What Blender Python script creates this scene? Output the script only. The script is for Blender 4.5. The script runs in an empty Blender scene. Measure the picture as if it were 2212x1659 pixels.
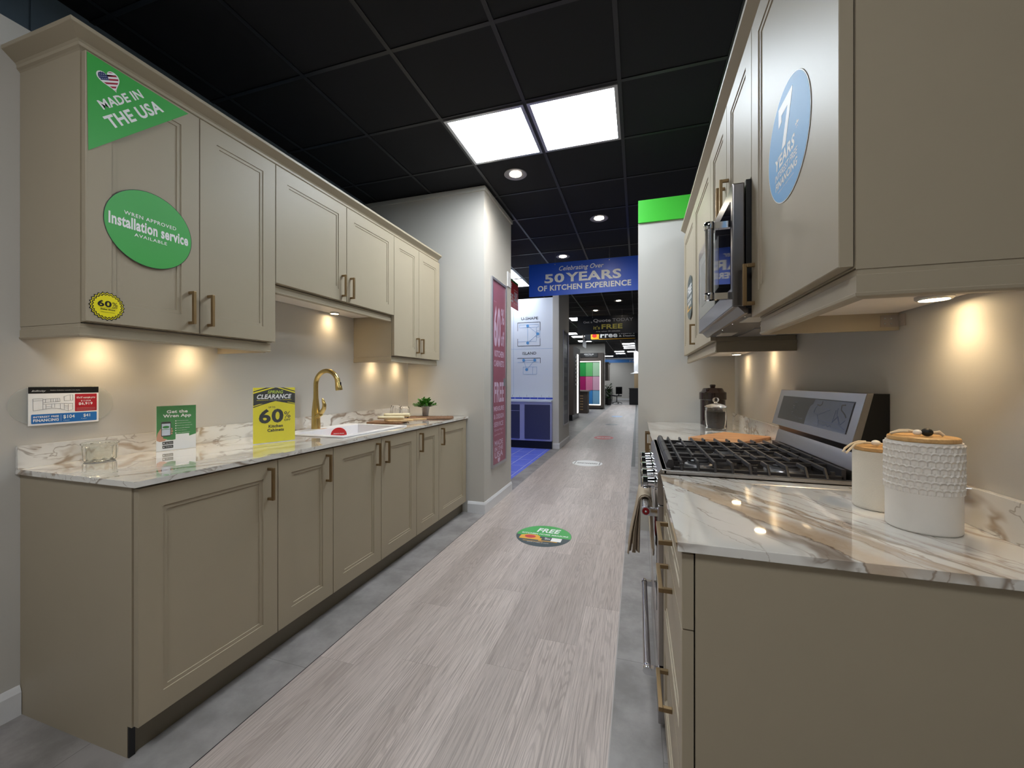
import bpy, math, random
from mathutils import Vector, Matrix
R = math.radians
random.seed(7)
sc = bpy.context.scene
COL = sc.collection

# ------------------------------------------------------------------ camera, view, world
F_PX, W_PX, H_PX = 866.0, 2212.0, 1659.0
cam = bpy.data.cameras.new('camera')
cam.sensor_fit = 'HORIZONTAL'
cam.sensor_width = 36.0
cam.lens = F_PX / W_PX * 36.0
cam.shift_y = -(829.5 - 827.0) / W_PX
cam.clip_start = 0.02
camo = bpy.data.objects.new('camera', cam)
COL.objects.link(camo)
camo.location = (0, 0, 1.234)
camo.rotation_euler = (R(90), 0, math.atan(271.0 / F_PX))
sc.camera = camo

sc.view_settings.view_transform = 'Standard'
sc.view_settings.look = 'None'
sc.view_settings.gamma = 1.0
sc.view_settings.use_curve_mapping = False
sc.view_settings.exposure = 1.26

wd = bpy.data.worlds.new('world')
sc.world = wd
wd.use_nodes = True
wd.node_tree.nodes['Background'].inputs[0].default_value = (0.75, 0.85, 1.0, 1)
wd.node_tree.nodes['Background'].inputs[1].default_value = 0.05

PANEL_E = 11.0      # radiance of the ceiling light panels
DOWN_W = 17.0
PUCK_W = 1.35

# ------------------------------------------------------------------ materials
def lin(c):
    out = []
    for v in c:
        v = v / 255.0
        out.append(v / 12.92 if v <= 0.04045 else ((v + 0.055) / 1.055) ** 2.4)
    return (out[0], out[1], out[2], 1.0)

class NT:
    def __init__(s, name):
        s.m = bpy.data.materials.new(name)
        s.m.use_nodes = True
        s.t = s.m.node_tree
        s.p = s.t.nodes['Principled BSDF']
    def n(s, typ, **kw):
        nd = s.t.nodes.new(typ)
        for k, v in kw.items():
            if k.startswith('i_'):
                nd.inputs[k[2:].replace('_', ' ')].default_value = v
            else:
                setattr(nd, k, v)
        return nd
    def l(s, a, b):
        s.t.links.new(a, b)
    def math(s, op, a, b=None, c=None):
        nd = s.t.nodes.new('ShaderNodeMath'); nd.operation = op
        for i, v in enumerate((a, b, c)):
            if v is None: continue
            if isinstance(v, (int, float)): nd.inputs[i].default_value = v
            else: s.l(v, nd.inputs[i])
        return nd.outputs[0]
    def mapr(s, v, a, b, c=0.0, d=1.0):
        nd = s.t.nodes.new('ShaderNodeMapRange'); nd.interpolation_type = 'SMOOTHSTEP'
        s.l(v, nd.inputs[0])
        for i, x in enumerate((a, b, c, d)): nd.inputs[i + 1].default_value = x
        return nd.outputs[0]
    def mix(s, f, a, b):
        nd = s.t.nodes.new('ShaderNodeMix'); nd.data_type = 'RGBA'
        if isinstance(f, (int, float)): nd.inputs[0].default_value = f
        else: s.l(f, nd.inputs[0])
        for i, v in ((6, a), (7, b)):
            if isinstance(v, tuple): nd.inputs[i].default_value = v
            else: s.l(v, nd.inputs[i])
        return nd.outputs[2]

def mat(name, c, rough=0.5, metal=0.0, var=0.03, scale=40.0, bump=0.0, bscale=300.0, coat=0.0, spec=0.5, aniso=0.0):
    k = NT(name)
    col = lin(c)
    k.p.inputs['Roughness'].default_value = rough
    k.p.inputs['Metallic'].default_value = metal
    k.p.inputs['Specular IOR Level'].default_value = spec
    k.p.inputs['Coat Weight'].default_value = coat
    if aniso: k.p.inputs['Anisotropic'].default_value = aniso
    geo = k.n('ShaderNodeNewGeometry')
    nz = k.n('ShaderNodeTexNoise', i_Scale=scale, i_Detail=2.0)
    k.l(geo.outputs['Position'], nz.inputs['Vector'])
    a = tuple(x * (1 - var) for x in col[:3]) + (1,)
    b = tuple(min(1, x * (1 + var)) for x in col[:3]) + (1,)
    k.l(k.mix(nz.outputs[0], a, b), k.p.inputs['Base Color'])
    if bump:
        n2 = k.n('ShaderNodeTexNoise', i_Scale=bscale, i_Detail=2.0)
        k.l(geo.outputs['Position'], n2.inputs['Vector'])
        bp = k.n('ShaderNodeBump', i_Strength=bump, i_Distance=0.001)
        k.l(n2.outputs[0], bp.inputs['Height'])
        k.l(bp.outputs[0], k.p.inputs['Normal'])
    return k.m

def emis(name, c, s):
    k = NT(name)
    k.p.inputs['Base Color'].default_value = lin(c)
    k.p.inputs['Emission Color'].default_value = lin(c)
    k.p.inputs['Emission Strength'].default_value = s
    return k.m

def glass(name, c=(255, 255, 255), rough=0.0, ior=1.45):
    k = NT(name)
    k.p.inputs['Base Color'].default_value = lin(c)
    k.p.inputs['Roughness'].default_value = rough
    k.p.inputs['IOR'].default_value = ior
    k.p.inputs['Transmission Weight'].default_value = 1.0
    return k.m

def clear(name, alpha=0.2, c=(235, 240, 235)):
    # thin clear plastic sheet: mostly see-through with a gloss coat
    k = NT(name)
    k.p.inputs['Base Color'].default_value = lin(c)
    k.p.inputs['Roughness'].default_value = 0.08
    k.p.inputs['Alpha'].default_value = alpha
    return k.m

def marble(name, ang, band=None, fine=1.0):
    k = NT(name)
    geo = k.n('ShaderNodeNewGeometry')
    mp = k.n('ShaderNodeMapping')
    mp.inputs['Rotation'].default_value = (0, 0, -ang)
    k.l(geo.outputs['Position'], mp.inputs['Vector'])
    # after rotation x runs along the veins, y (and z) across
    nd = k.n('ShaderNodeTexNoise', i_Scale=3.0, i_Detail=4.0)
    k.l(mp.outputs[0], nd.inputs['Vector'])
    sub = k.n('ShaderNodeVectorMath', operation='SUBTRACT'); k.l(nd.outputs[1], sub.inputs[0]); sub.inputs[1].default_value = (.5, .5, .5)
    sc_ = k.n('ShaderNodeVectorMath', operation='SCALE'); k.l(sub.outputs[0], sc_.inputs[0]); sc_.inputs['Scale'].default_value = 0.16
    ad = k.n('ShaderNodeVectorMath', operation='ADD'); k.l(mp.outputs[0], ad.inputs[0]); k.l(sc_.outputs[0], ad.inputs[1])
    st = k.n('ShaderNodeMapping'); st.inputs['Scale'].default_value = (0.55, 3.0, 3.0)
    k.l(ad.outputs[0], st.inputs['Vector'])
    def vein(scale, width, off, msk):
        a = k.n('ShaderNodeVectorMath', operation='ADD'); k.l(st.outputs[0], a.inputs[0]); a.inputs[1].default_value = (off, off * 1.7, off * .3)
        n = k.n('ShaderNodeTexNoise', i_Scale=scale, i_Detail=3.0, i_Roughness=0.5)
        k.l(a.outputs[0], n.inputs['Vector'])
        v = k.mapr(k.math('ABSOLUTE', k.math('SUBTRACT', n.outputs[0], 0.5)), 0.0, width, 1.0, 0.0)
        m = k.n('ShaderNodeTexNoise', i_Scale=scale * 0.9, i_Detail=2.0)
        b = k.n('ShaderNodeVectorMath', operation='ADD'); k.l(st.outputs[0], b.inputs[0]); b.inputs[1].default_value = (off + 9, off, 3)
        k.l(b.outputs[0], m.inputs['Vector'])
        return k.math('MULTIPLY', v, k.mapr(m.outputs[0], msk, msk + .13))
    c = lin((232, 229, 223))
    cloud = k.n('ShaderNodeTexNoise', i_Scale=2.2, i_Detail=3.0); k.l(st.outputs[0], cloud.inputs['Vector'])
    c = k.mix(k.math('MULTIPLY', k.mapr(cloud.outputs[0], .5, .72), .55), c, lin((196, 186, 172)))
    c = k.mix(k.math('MULTIPLY', vein(2.6, .055, 2.0, .44), .85), c, lin((170, 148, 124)))
    c = k.mix(k.math('MULTIPLY', vein(6.5, .026, 5.0, .45), .65), c, lin((146, 130, 116)))
    c = k.mix(k.math('MULTIPLY', vein(1.5, .030, 8.0, .42), .9), c, lin((138, 120, 104)))
    if band:
        nx, ny, cc = band
        sp = k.n('ShaderNodeSeparateXYZ'); k.l(geo.outputs['Position'], sp.inputs[0])
        s_ = k.math('ADD', k.math('MULTIPLY', sp.outputs[0], nx), k.math('MULTIPLY', sp.outputs[1], ny))
        n3 = k.n('ShaderNodeTexNoise', i_Scale=7.0, i_Detail=6.0, i_Roughness=.6); k.l(geo.outputs['Position'], n3.inputs['Vector'])
        s_ = k.math('ADD', s_, k.math('MULTIPLY', k.math('SUBTRACT', n3.outputs[0], .5), .09))
        d = k.math('SUBTRACT', s_, cc)
        body = k.math('MULTIPLY', k.mapr(d, -.022, -.016), k.mapr(d, .012, .060, 1.0, 0.0))
        tone = k.mapr(n3.outputs[0], .3, .7)
        c = k.mix(k.math('MULTIPLY', body, .85), c, k.mix(tone, lin((190, 162, 132)), lin((214, 192, 166))))
        edge = k.mapr(k.math('ABSOLUTE', k.math('ADD', d, .019)), 0, .004, 1.0, 0.0)
        c = k.mix(k.math('MULTIPLY', edge, .75), c, lin((128, 100, 76)))
        for off, wd_, f in ((.062, .0035, .75), (.085, .002, .6), (.112, .0045, .7), (.150, .003, .6), (.19, .002, .5), (.24, .004, .5), (-.16, .0014, .45)):
            e2 = k.mapr(k.math('ABSOLUTE', k.math('SUBTRACT', d, off)), 0, wd_, 1.0, 0.0)
            c = k.mix(k.math('MULTIPLY', e2, f), c, lin((140, 114, 90)))
    k.l(c, k.p.inputs['Base Color'])
    k.p.inputs['Roughness'].default_value = 0.04
    k.p.inputs['Specular IOR Level'].default_value = 0.8
    k.p.inputs['Coat Weight'].default_value = 1.0
    k.p.inputs['Coat Roughness'].default_value = 0.02
    return k.m

def wood_floor(name):
    k = NT(name)
    geo = k.n('ShaderNodeNewGeometry')
    sp = k.n('ShaderNodeSeparateXYZ'); k.l(geo.outputs['Position'], sp.inputs[0])
    PW, PL = 0.1828, 1.22
    rowf = k.math('DIVIDE', k.math('ADD', sp.outputs[0], 1.3690), PW)
    row = k.math('FLOOR', rowf)
    wn = k.n('ShaderNodeTexWhiteNoise', noise_dimensions='1D'); k.l(k.math('ADD', row, .5), wn.inputs['W'])
    lf = k.math('DIVIDE', k.math('ADD', k.math('ADD', sp.outputs[1], 30.0), k.math('MULTIPLY', wn.outputs[0], 7.7)), PL)
    pl = k.math('FLOOR', lf)
    wn2 = k.n('ShaderNodeTexWhiteNoise', noise_dimensions='2D')
    cb = k.n('ShaderNodeCombineXYZ'); k.l(k.math('ADD', row, .5), cb.inputs[0]); k.l(k.math('ADD', pl, .5), cb.inputs[1]); k.l(cb.outputs[0], wn2.inputs['Vector'])
    rv = wn2.outputs[0]
    fx_ = k.math('FRACT', rowf); fy_ = k.math('FRACT', lf)
    ex = k.math('MULTIPLY', k.math('MINIMUM', fx_, k.math('SUBTRACT', 1.0, fx_)), PW)
    ey = k.math('MULTIPLY', k.math('MINIMUM', fy_, k.math('SUBTRACT', 1.0, fy_)), PL)
    seam = k.mapr(k.math('MINIMUM', ex, ey), 0.0004, 0.0016, 1.0, 0.0)
    gx = k.math('ADD', sp.outputs[0], k.math('MULTIPLY', rv, 13.7))
    gy = k.math('ADD', sp.outputs[1], k.math('MULTIPLY', rv, 7.3))
    g = k.n('ShaderNodeCombineXYZ'); k.l(k.math('MULTIPLY', gx, 8.0), g.inputs[0]); k.l(k.math('MULTIPLY', gy, .55), g.inputs[1])
    n1 = k.n('ShaderNodeTexNoise', i_Scale=1.0, i_Detail=2.0, i_Roughness=.45); k.l(g.outputs[0], n1.inputs['Vector'])
    rings = k.math('SINE', k.math('MULTIPLY', n1.outputs[0], 230.0))
    rings = k.mapr(rings, 0.0, 1.0)
    g2 = k.n('ShaderNodeCombineXYZ'); k.l(k.math('MULTIPLY', gx, 210.0), g2.inputs[0]); k.l(k.math('MULTIPLY', gy, 4.0), g2.inputs[1])
    n2 = k.n('ShaderNodeTexNoise', i_Scale=1.0, i_Detail=4.0, i_Roughness=.7); k.l(g2.outputs[0], n2.inputs['Vector'])
    n3 = k.n('ShaderNodeTexNoise', i_Scale=.8, i_Detail=2.0); k.l(g.outputs[0], n3.inputs['Vector'])
    c = k.mix(rv, lin((210, 197, 191)), lin((186, 174, 168)))
    c = k.mix(k.math('MULTIPLY', k.mapr(n3.outputs[0], .35, .7), .5), c, lin((172, 159, 152)))
    c = k.mix(k.math('MULTIPLY', k.math('MULTIPLY', rings, k.mapr(n3.outputs[0], .3, .65)), .46), c, lin((146, 133, 127)))
    c = k.mix(k.math('MULTIPLY', k.mapr(n2.outputs[0], .40, .68), .8), c, lin((144, 133, 128)))
    c = k.mix(k.math('MULTIPLY', seam, .4), c, lin((120, 108, 102)))
    k.l(c, k.p.inputs['Base Color'])
    k.p.inputs['Roughness'].default_value = 0.42
    return k.m

def tile_floor(name, c1, c2, w=0.93, h=0.467, rough=.45, mort=(110, 108, 106), ms=.0012, off=(0.0, 0.0), tint=.25):
    k = NT(name)
    geo = k.n('ShaderNodeNewGeometry')
    sp = k.n('ShaderNodeSeparateXYZ'); k.l(geo.outputs['Position'], sp.inputs[0])
    cb = k.n('ShaderNodeCombineXYZ'); k.l(k.math('ADD', sp.outputs[1], 20.0 + off[1]), cb.inputs[0]); k.l(k.math('ADD', sp.outputs[0], 20.0 + off[0]), cb.inputs[1])
    br = k.n('ShaderNodeTexBrick', offset=0.5)
    k.l(cb.outputs[0], br.inputs['Vector'])
    br.inputs['Scale'].default_value = 1.0
    br.inputs['Brick Width'].default_value = w
    br.inputs['Row Height'].default_value = h
    br.inputs['Mortar Size'].default_value = ms
    br.inputs['Color1'].default_value = (0, 0, 0, 1); br.inputs['Color2'].default_value = (1, 1, 1, 1)
    n1 = k.n('ShaderNodeTexNoise', i_Scale=5.0, i_Detail=6.0, i_Roughness=.62); k.l(geo.outputs['Position'], n1.inputs['Vector'])
    rnd = k.n('ShaderNodeSeparateColor'); k.l(br.outputs[0], rnd.inputs[0])
    c = k.mix(k.mapr(n1.outputs[0], .3, .7), lin(c1), lin(c2))
    c = k.mix(k.math('MULTIPLY', rnd.outputs[0], tint), c, lin(c1))
    c = k.mix(br.outputs[1], c, lin(mort))
    k.l(c, k.p.inputs['Base Color'])
    k.p.inputs['Roughness'].default_value = rough
    return k.m

def wood(name, ca, cb_, sx=60, sy=4, rough=.4, axis=0):
    k = NT(name)
    geo = k.n('ShaderNodeNewGeometry')
    mp = k.n('ShaderNodeMapping'); mp.inputs['Scale'].default_value = (sx, sy, sx) if axis == 0 else (sy, sx, sx)
    mp.inputs['Rotation'].default_value = (0, 0, R(18))
    k.l(geo.outputs['Position'], mp.inputs['Vector'])
    n1 = k.n('ShaderNodeTexNoise', i_Scale=1.0, i_Detail=4.0, i_Distortion=1.2); k.l(mp.outputs[0], n1.inputs['Vector'])
    k.l(k.mix(k.mapr(n1.outputs[0], .3, .7), lin(ca), lin(cb_)), k.p.inputs['Base Color'])
    k.p.inputs['Roughness'].default_value = rough
    return k.m

M = {}
M['cab'] = mat('taupe_lacquer', (165, 153, 132), rough=0.46, var=.02, scale=8, bump=.05, bscale=250, spec=.4)
M['cabinner'] = mat('white_melamine', (222, 214, 204), rough=.5)
M['cabside'] = M['cab']
M['wall'] = mat('wall_paint', (192, 188, 181), rough=.75, var=.015, scale=3, bump=.12, bscale=160)
M['wallpale'] = mat('wall_paint_pale', (198, 196, 190), rough=.75, var=.015, scale=3)
M['bluewall'] = mat('wall_paint_blue_grey', (96, 112, 128), rough=.8)
M['trim'] = mat('white_trim_paint', (222, 222, 224), rough=.4)
M['ceil'] = mat('black_ceiling_tile', (6, 8, 17), rough=.85, var=.15, scale=120)
M['grid'] = mat('ceiling_grid_metal', (30, 30, 36), rough=.38, metal=.2)
M['marL'] = marble('marble_left', R(72))
M['marR'] = marble('marble_right', math.atan2(-.861, .51), band=(.861, .51, .800))
M['floorw'] = wood_floor('oak_vinyl_planks')
M['floort'] = tile_floor('concrete_tiles', (126, 122, 121), (162, 158, 157))
M['floord'] = tile_floor('dark_floor_tiles', (58, 60, 58), (76, 78, 76), w=.3, h=.3, mort=(90, 92, 90), ms=.003)
M['floorb'] = tile_floor('blue_print_floor', (104, 120, 236), (110, 128, 244), w=.46, h=.23, mort=(200, 208, 250), ms=.005, rough=.35)
M['brass'] = mat('brushed_bronze', (150, 127, 94), rough=.33, metal=.9, var=.04)
M['gold'] = mat('brushed_gold', (206, 180, 118), rough=.24, metal=1.0, var=.03)
M['steel'] = mat('brushed_steel', (176, 172, 170), rough=.27, metal=1.0, aniso=.6, var=.04, scale=20)
M['steeld'] = mat('brushed_steel_dark', (128, 124, 124), rough=.28, metal=1.0, aniso=.6, var=.05, scale=20)
M['chrome'] = mat('chrome', (225, 225, 228), rough=.07, metal=1.0)
M['iron'] = mat('cast_iron', (50, 48, 50), rough=.42, var=.1, bump=.2, bscale=700)
M['enamel'] = mat('dark_enamel', (40, 36, 35), rough=.16, var=.05)
M['black'] = mat('black_plastic', (14, 14, 16), rough=.35)
M['blackglass'] = mat('black_glass', (10, 10, 12), rough=.03, coat=.5)
M['greyglass'] = mat('smoked_window_glass', (96, 96, 98), rough=.06)
M['ceramic'] = mat('white_ceramic', (228, 222, 214), rough=.55, bump=.15, bscale=900)
M['sink'] = mat('white_composite', (236, 234, 235), rough=.3)
M['crock'] = mat('dark_brown_glaze', (26, 12, 10), rough=.08, coat=.6)
M['glass'] = glass('clear_glass')
M['glassgreen'] = glass('green_tinted_glass', (249, 251, 248))
M['acr'] = clear('clear_acrylic', .045)
M['acr2'] = clear('clear_acrylic_plate', .30, (205, 205, 200))
M['bamboo'] = wood('bamboo', (196, 152, 96), (214, 172, 116), 90, 6, .45)
M['acacia'] = wood('acacia_wood', (176, 118, 72), (204, 150, 100), 40, 5, .4, axis=1)
M['birch'] = wood('pale_wood', (206, 176, 132), (188, 150, 104), 50, 6, .5)
M['walnut'] = wood('dark_wood', (110, 74, 48), (140, 98, 66), 50, 6, .4)
M['linen'] = mat('beige_linen', (176, 160, 140), rough=.95, var=.06, scale=300, bump=.5, bscale=1500)
M['napkin'] = mat('cream_cloth', (214, 203, 170), rough=.95, var=.04, scale=200, bump=.4, bscale=1200)
M['rope'] = mat('cotton_rope', (222, 206, 180), rough=.95, bump=.6, bscale=900)
M['beadb'] = mat('black_bead', (20, 20, 20), rough=.5)
M['beadw'] = mat('white_bead', (235, 230, 224), rough=.4)
M['tin'] = mat('galvanised_tin', (190, 190, 188), rough=.42, metal=.7, var=.12, scale=60)
M['leaf'] = mat('leaf_green', (84, 142, 56), rough=.45, var=.35, scale=60)
M['leafd'] = mat('leaf_dark_green', (40, 66, 30), rough=.4, var=.3, scale=20)
M['wicker'] = mat('brown_wicker', (120, 88, 64), rough=.8, var=.4, scale=160, bump=.8, bscale=350)
M['warmgab'] = M['cab']
M['ledw'] = emis('warm_led', (255, 226, 178), 22.0)
M['led'] = emis('cool_led', (234, 246, 255), PANEL_E)
M['ledfar'] = emis('cool_led_far', (244, 250, 255), 12.0)
M['ledd'] = emis('downlight_led', (255, 240, 214), 25.0)
M['tape'] = emis('led_strip', (255, 250, 236), 1.1)
M['dkcab'] = mat('charcoal_cabinet', (58, 52, 48), rough=.4)
M['dkwood'] = mat('grey_brown_timber', (86, 76, 70), rough=.55, var=.12, scale=30)
M['alu'] = mat('aluminium_frame', (188, 188, 192), rough=.3, metal=.8)
def ink(name, c, rough=.35): 
    if name not in M: M[name] = mat('print_' + name, c, rough=rough, var=.01)
    return M[name]
ink('white', (244, 244, 244), .5); ink('green', (66, 172, 78)); ink('dgreen', (44, 136, 62)); ink('inkblack', (14, 14, 14)); ink('yellow', (240, 226, 16))
ink('lblue', (98, 166, 222), .55); ink('red', (212, 46, 46)); ink('blue', (26, 86, 214)); ink('navy', (26, 34, 82)); ink('grey', (120, 124, 130)); ink('limegreen', (70, 190, 58))
ink('slate', (58, 72, 74)); ink('orange', (238, 176, 44)); ink('pricered', (176, 30, 44)); ink('priceblue', (36, 112, 188)); ink('rose', (154, 94, 112)); ink('rosetext', (206, 180, 206))
ink('paleblue', (206, 216, 232)); ink('skin', (206, 150, 122)); ink('lav', (160, 166, 214)); ink('inkgrey', (70, 72, 80)); ink('signyellow', (226, 216, 96)); ink('signgrey', (176, 178, 184))
ink('blackboard', (16, 20, 26)); ink('blueline', (90, 150, 208)); ink('bluestrip', (66, 84, 190)); ink('dkblueprint', (60, 64, 98)); ink('limetext', (186, 206, 60)); ink('oldglory', (38, 50, 104)); ink('skyband', (30, 128, 214))

# ------------------------------------------------------------------ builder
ORG = {}
def wo(o):
    return ORG[o.name] if o is not None else Vector((0, 0, 0))

class MB:
    def __init__(s): s.v = []; s.f = []
    def add(s, vs, fs):
        b = len(s.v); s.v += [tuple(v) for v in vs]; s.f += [tuple(i + b for i in f) for f in fs]
    def box(s, x0, x1, y0, y1, z0, z1):
        if x0 > x1: x0, x1 = x1, x0
        if y0 > y1: y0, y1 = y1, y0
        if z0 > z1: z0, z1 = z1, z0
        s.add([(x0, y0, z0), (x1, y0, z0), (x1, y1, z0), (x0, y1, z0), (x0, y0, z1), (x1, y0, z1), (x1, y1, z1), (x0, y1, z1)],
              [(0, 3, 2, 1), (4, 5, 6, 7), (0, 1, 5, 4), (1, 2, 6, 5), (2, 3, 7, 6), (3, 0, 4, 7)])
        return s
    def prism(s, pts, fr, n0, n1):
        # closed outline in (u, v) swept between two offsets along the frame's normal
        k = len(pts)
        ar = sum(pts[i][0] * pts[(i + 1) % k][1] - pts[(i + 1) % k][0] * pts[i][1] for i in range(k))
        if ar < 0: pts = pts[::-1]
        vs = [fr(u, v, n0) for u, v in pts] + [fr(u, v, n1) for u, v in pts]
        fs = [tuple(range(k - 1, -1, -1)), tuple(range(k, 2 * k))] + [(i, (i + 1) % k, k + (i + 1) % k, k + i) for i in range(k)]
        s.add(vs, fs); return s
    def rect(s, fr, u0, u1, v0, v1, n0, n1):
        return s.prism([(u0, v0), (u1, v0), (u1, v1), (u0, v1)], fr, n0, n1)
    def lathe(s, prof, c, n=32, sx=1, sy=1, ax=None):
        # prof: list of (r, z); c: centre; ax: optional function mapping (x,y,z)->point
        vs = []; fs = []
        f = ax or (lambda x, y, z: (c[0] + x * sx, c[1] + y * sy, c[2] + z))
        for r, z in prof:
            for i in range(n):
                a = 2 * math.pi * i / n
                vs.append(f(r * math.cos(a), r * math.sin(a), z))
        for j in range(len(prof) - 1):
            for i in range(n):
                i2 = (i + 1) % n
                fs.append((j * n + i, j * n + i2, (j + 1) * n + i2, (j + 1) * n + i))
        s.add(vs, fs)
        b = len(s.v) - len(vs)
        if prof[0][0] > 1e-6: s.f.append(tuple(b + i for i in range(n - 1, -1, -1)))
        if prof[-1][0] > 1e-6: s.f.append(tuple(b + (len(prof) - 1) * n + i for i in range(n)))
        return s
    def tube(s, path, r, n=12, cap=True):
        P = [Vector(p) for p in path]; vs = []; fs = []
        up = Vector((0, 0, 1))
        t0 = (P[1] - P[0]).normalized()
        a = t0.orthogonal().normalized()
        for i, p in enumerate(P):
            t = (P[min(i + 1, len(P) - 1)] - P[max(i - 1, 0)]).normalized()
            a = (a - t * a.dot(t)).normalized()
            b = t.cross(a)
            rr = r[i] if isinstance(r, (list, tuple)) else r
            for j in range(n):
                w = 2 * math.pi * j / n
                vs.append(p + (a * math.cos(w) + b * math.sin(w)) * rr)
        for i in range(len(P) - 1):
            for j in range(n):
                j2 = (j + 1) % n
                fs.append((i * n + j, i * n + j2, (i + 1) * n + j2, (i + 1) * n + j))
        if cap:
            fs.append(tuple(range(n - 1, -1, -1))); fs.append(tuple((len(P) - 1) * n + j for j in range(n)))
        s.add(vs, fs); return s
    def build(s, name, m, parent=None, smooth=False, bev=0.0, seg=2, ang=35):
        me = bpy.data.meshes.new(name)
        o0 = wo(parent)
        me.from_pydata([(v[0] - o0.x, v[1] - o0.y, v[2] - o0.z) for v in s.v], [], s.f)
        me.update()
        o = bpy.data.objects.new(name, me)
        COL.objects.link(o)
        if parent is not None: o.parent = parent
        ORG[o.name] = o0
        if m is not None: me.materials.append(m)
        if smooth:
            for p in me.polygons: p.use_smooth = True
            me.set_sharp_from_angle(angle=R(ang))
        if bev:
            md = o.modifiers.new('bevel', 'BEVEL'); md.width = bev; md.segments = seg; md.limit_method = 'ANGLE'; md.angle_limit = R(40)
        return o

def thing(name, loc, label, cat, group=None):
    o = bpy.data.objects.new(name, None); COL.objects.link(o)
    o.empty_display_size = .05
    o.location = loc; ORG[o.name] = Vector(loc)
    o['label'] = label; o['category'] = cat
    if group: o['group'] = group
    return o
def tag(o, label, cat, group=None):
    o['label'] = label; o['category'] = cat
    if group: o['group'] = group
    return o
def struct(mb, name, m, **kw):
    o = mb.build(name, m, **kw); o['kind'] = 'structure'; return o

def frame(O, U, V):
    O = Vector(O); U = Vector(U).normalized(); V = Vector(V).normalized(); N = U.cross(V)
    return lambda u, v, n=0.0: O + U * u + V * v + N * n
# frames on the two kitchen fronts: u to the viewer's right when facing the front, n out of the front
def frx(x): return frame((x, 0, 0), (0, 1, 0), (0, 0, 1))       # faces +X, u = Y
def fry(y): return frame((0, y, 0), (1, 0, 0), (0, 0, 1))       # faces -Y, u = X
def frl(x): return frame((x, 0, 0), (0, -1, 0), (0, 0, 1))      # faces -X, u = -Y

def ellipse(cx, cy, a, b, n=48, t0=0, t1=2 * math.pi):
    full = abs(t1 - t0 - 2 * math.pi) < 1e-6
    k = n if full else n + 1
    return [(cx + a * math.cos(t0 + (t1 - t0) * i / n), cy + b * math.sin(t0 + (t1 - t0) * i / n)) for i in range(k)]
def rrect(u0, u1, v0, v1, r, n=6):
    pts = []
    for cx, cy, a in ((u1 - r, v1 - r, 0), (u0 + r, v1 - r, 90), (u0 + r, v0 + r, 180), (u1 - r, v0 + r, 270)):
        for i in range(n + 1):
            t = R(a + 90 * i / n); pts.append((cx + r * math.cos(t), cy + r * math.sin(t)))
    return pts

TXT = {}
def text_mesh(s_, bold, shear, space):
    key = (s_, bold, shear, space)
    if key in TXT: return TXT[key]
    cu = bpy.data.curves.new('t', 'FONT'); cu.body = s_; cu.size = 1.0; cu.offset = bold; cu.shear = shear; cu.space_character = space
    cu.resolution_u = 3
    ob = bpy.data.objects.new('t', cu); COL.objects.link(ob)
    me = ob.to_mesh()
    vs = [(v.co.x, v.co.y) for v in me.vertices]; fs = [tuple(p.vertices) for p in me.polygons]
    ob.to_mesh_clear()
    bpy.data.objects.remove(ob); bpy.data.curves.remove(cu)
    TXT[key] = (vs, fs)
    return TXT[key]
def T(mb, fr, s_, u0, v0, u1, v1, n=0.0012, bold=0.0, shear=0.0, space=1.0, skew=0.0, rise=0.0):
    # lettering fitted to the box (u0,v0)-(u1,v1); rise lifts the right end
    bold = min(bold, .032); space = max(space, 1 + bold * 2.0)
    vs, fs = text_mesh(s_, bold, shear, space)
    if not vs: return
    xs = [v[0] for v in vs]; ys = [v[1] for v in vs]
    x0, x1, y0, y1 = min(xs), max(xs), min(ys), max(ys)
    out = []
    for x, y in vs:
        a = (x - x0) / (x1 - x0); b = (y - y0) / max(1e-6, (y1 - y0))
        out.append(fr(u0 + a * (u1 - u0) + skew * b, v0 + b * (v1 - v0) + rise * a, n))
    mb.add(out, fs)
def dupe(root, loc, label=None, rz=0.0, group=None):
    r = root.copy(); COL.objects.link(r); r.location = loc; r.rotation_euler = (0, 0, rz)
    ORG[r.name] = Vector(loc)
    if label: r['label'] = label
    if group: r['group'] = group
    for ch in list(root.children):
        c = ch.copy(); COL.objects.link(c); c.parent = r
        for g in list(ch.children):
            d = g.copy(); COL.objects.link(d); d.parent = c
    return r

# ------------------------------------------------------------------ lights
def spot(name, loc, w, col, ang=110, blend=.8, size=.02, rot=(0, 0, 0), parent=None):
    l = bpy.data.lights.new(name, 'SPOT'); l.energy = w; l.color = col; l.spot_size = R(ang); l.spot_blend = blend; l.shadow_soft_size = size
    o = bpy.data.objects.new(name, l); COL.objects.link(o)
    o.rotation_euler = rot
    if parent is not None: o.parent = parent; o.location = Vector(loc) - wo(parent)
    else: o.location = loc
    return o
# ------------------------------------------------------------------ room shell
CZ = 3.10
mb = MB().box(-7, 5, -5, 31, CZ, CZ + .05); struct(mb, 'ceiling', M['ceil'])
def fl(name, m, rects):
    b = MB()
    for x0, x1, y0, y1 in rects: b.box(x0, x1, y0, y1, -.05, 0)
    return struct(b, name, m)
fl('floor', M['floort'], [(-7, -1.369, -5, 4.85), (-1.545, -1.369, 4.85, 7.40), (-7, -1.369, 7.40, 31), (-.09, 5, -5, 6.16), (-1.369, -.09, 23.2, 31), (-.033, 5, 6.16, 31)])
fl('floor', M['floorw'], [(-1.369, -.09, -5, 23.2)])
fl('floor', M['floorb'], [(-7, -1.545, 4.85, 7.40)])
fl('floor', M['floord'], [(-.09, -.033, 6.16, 31)])
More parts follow.
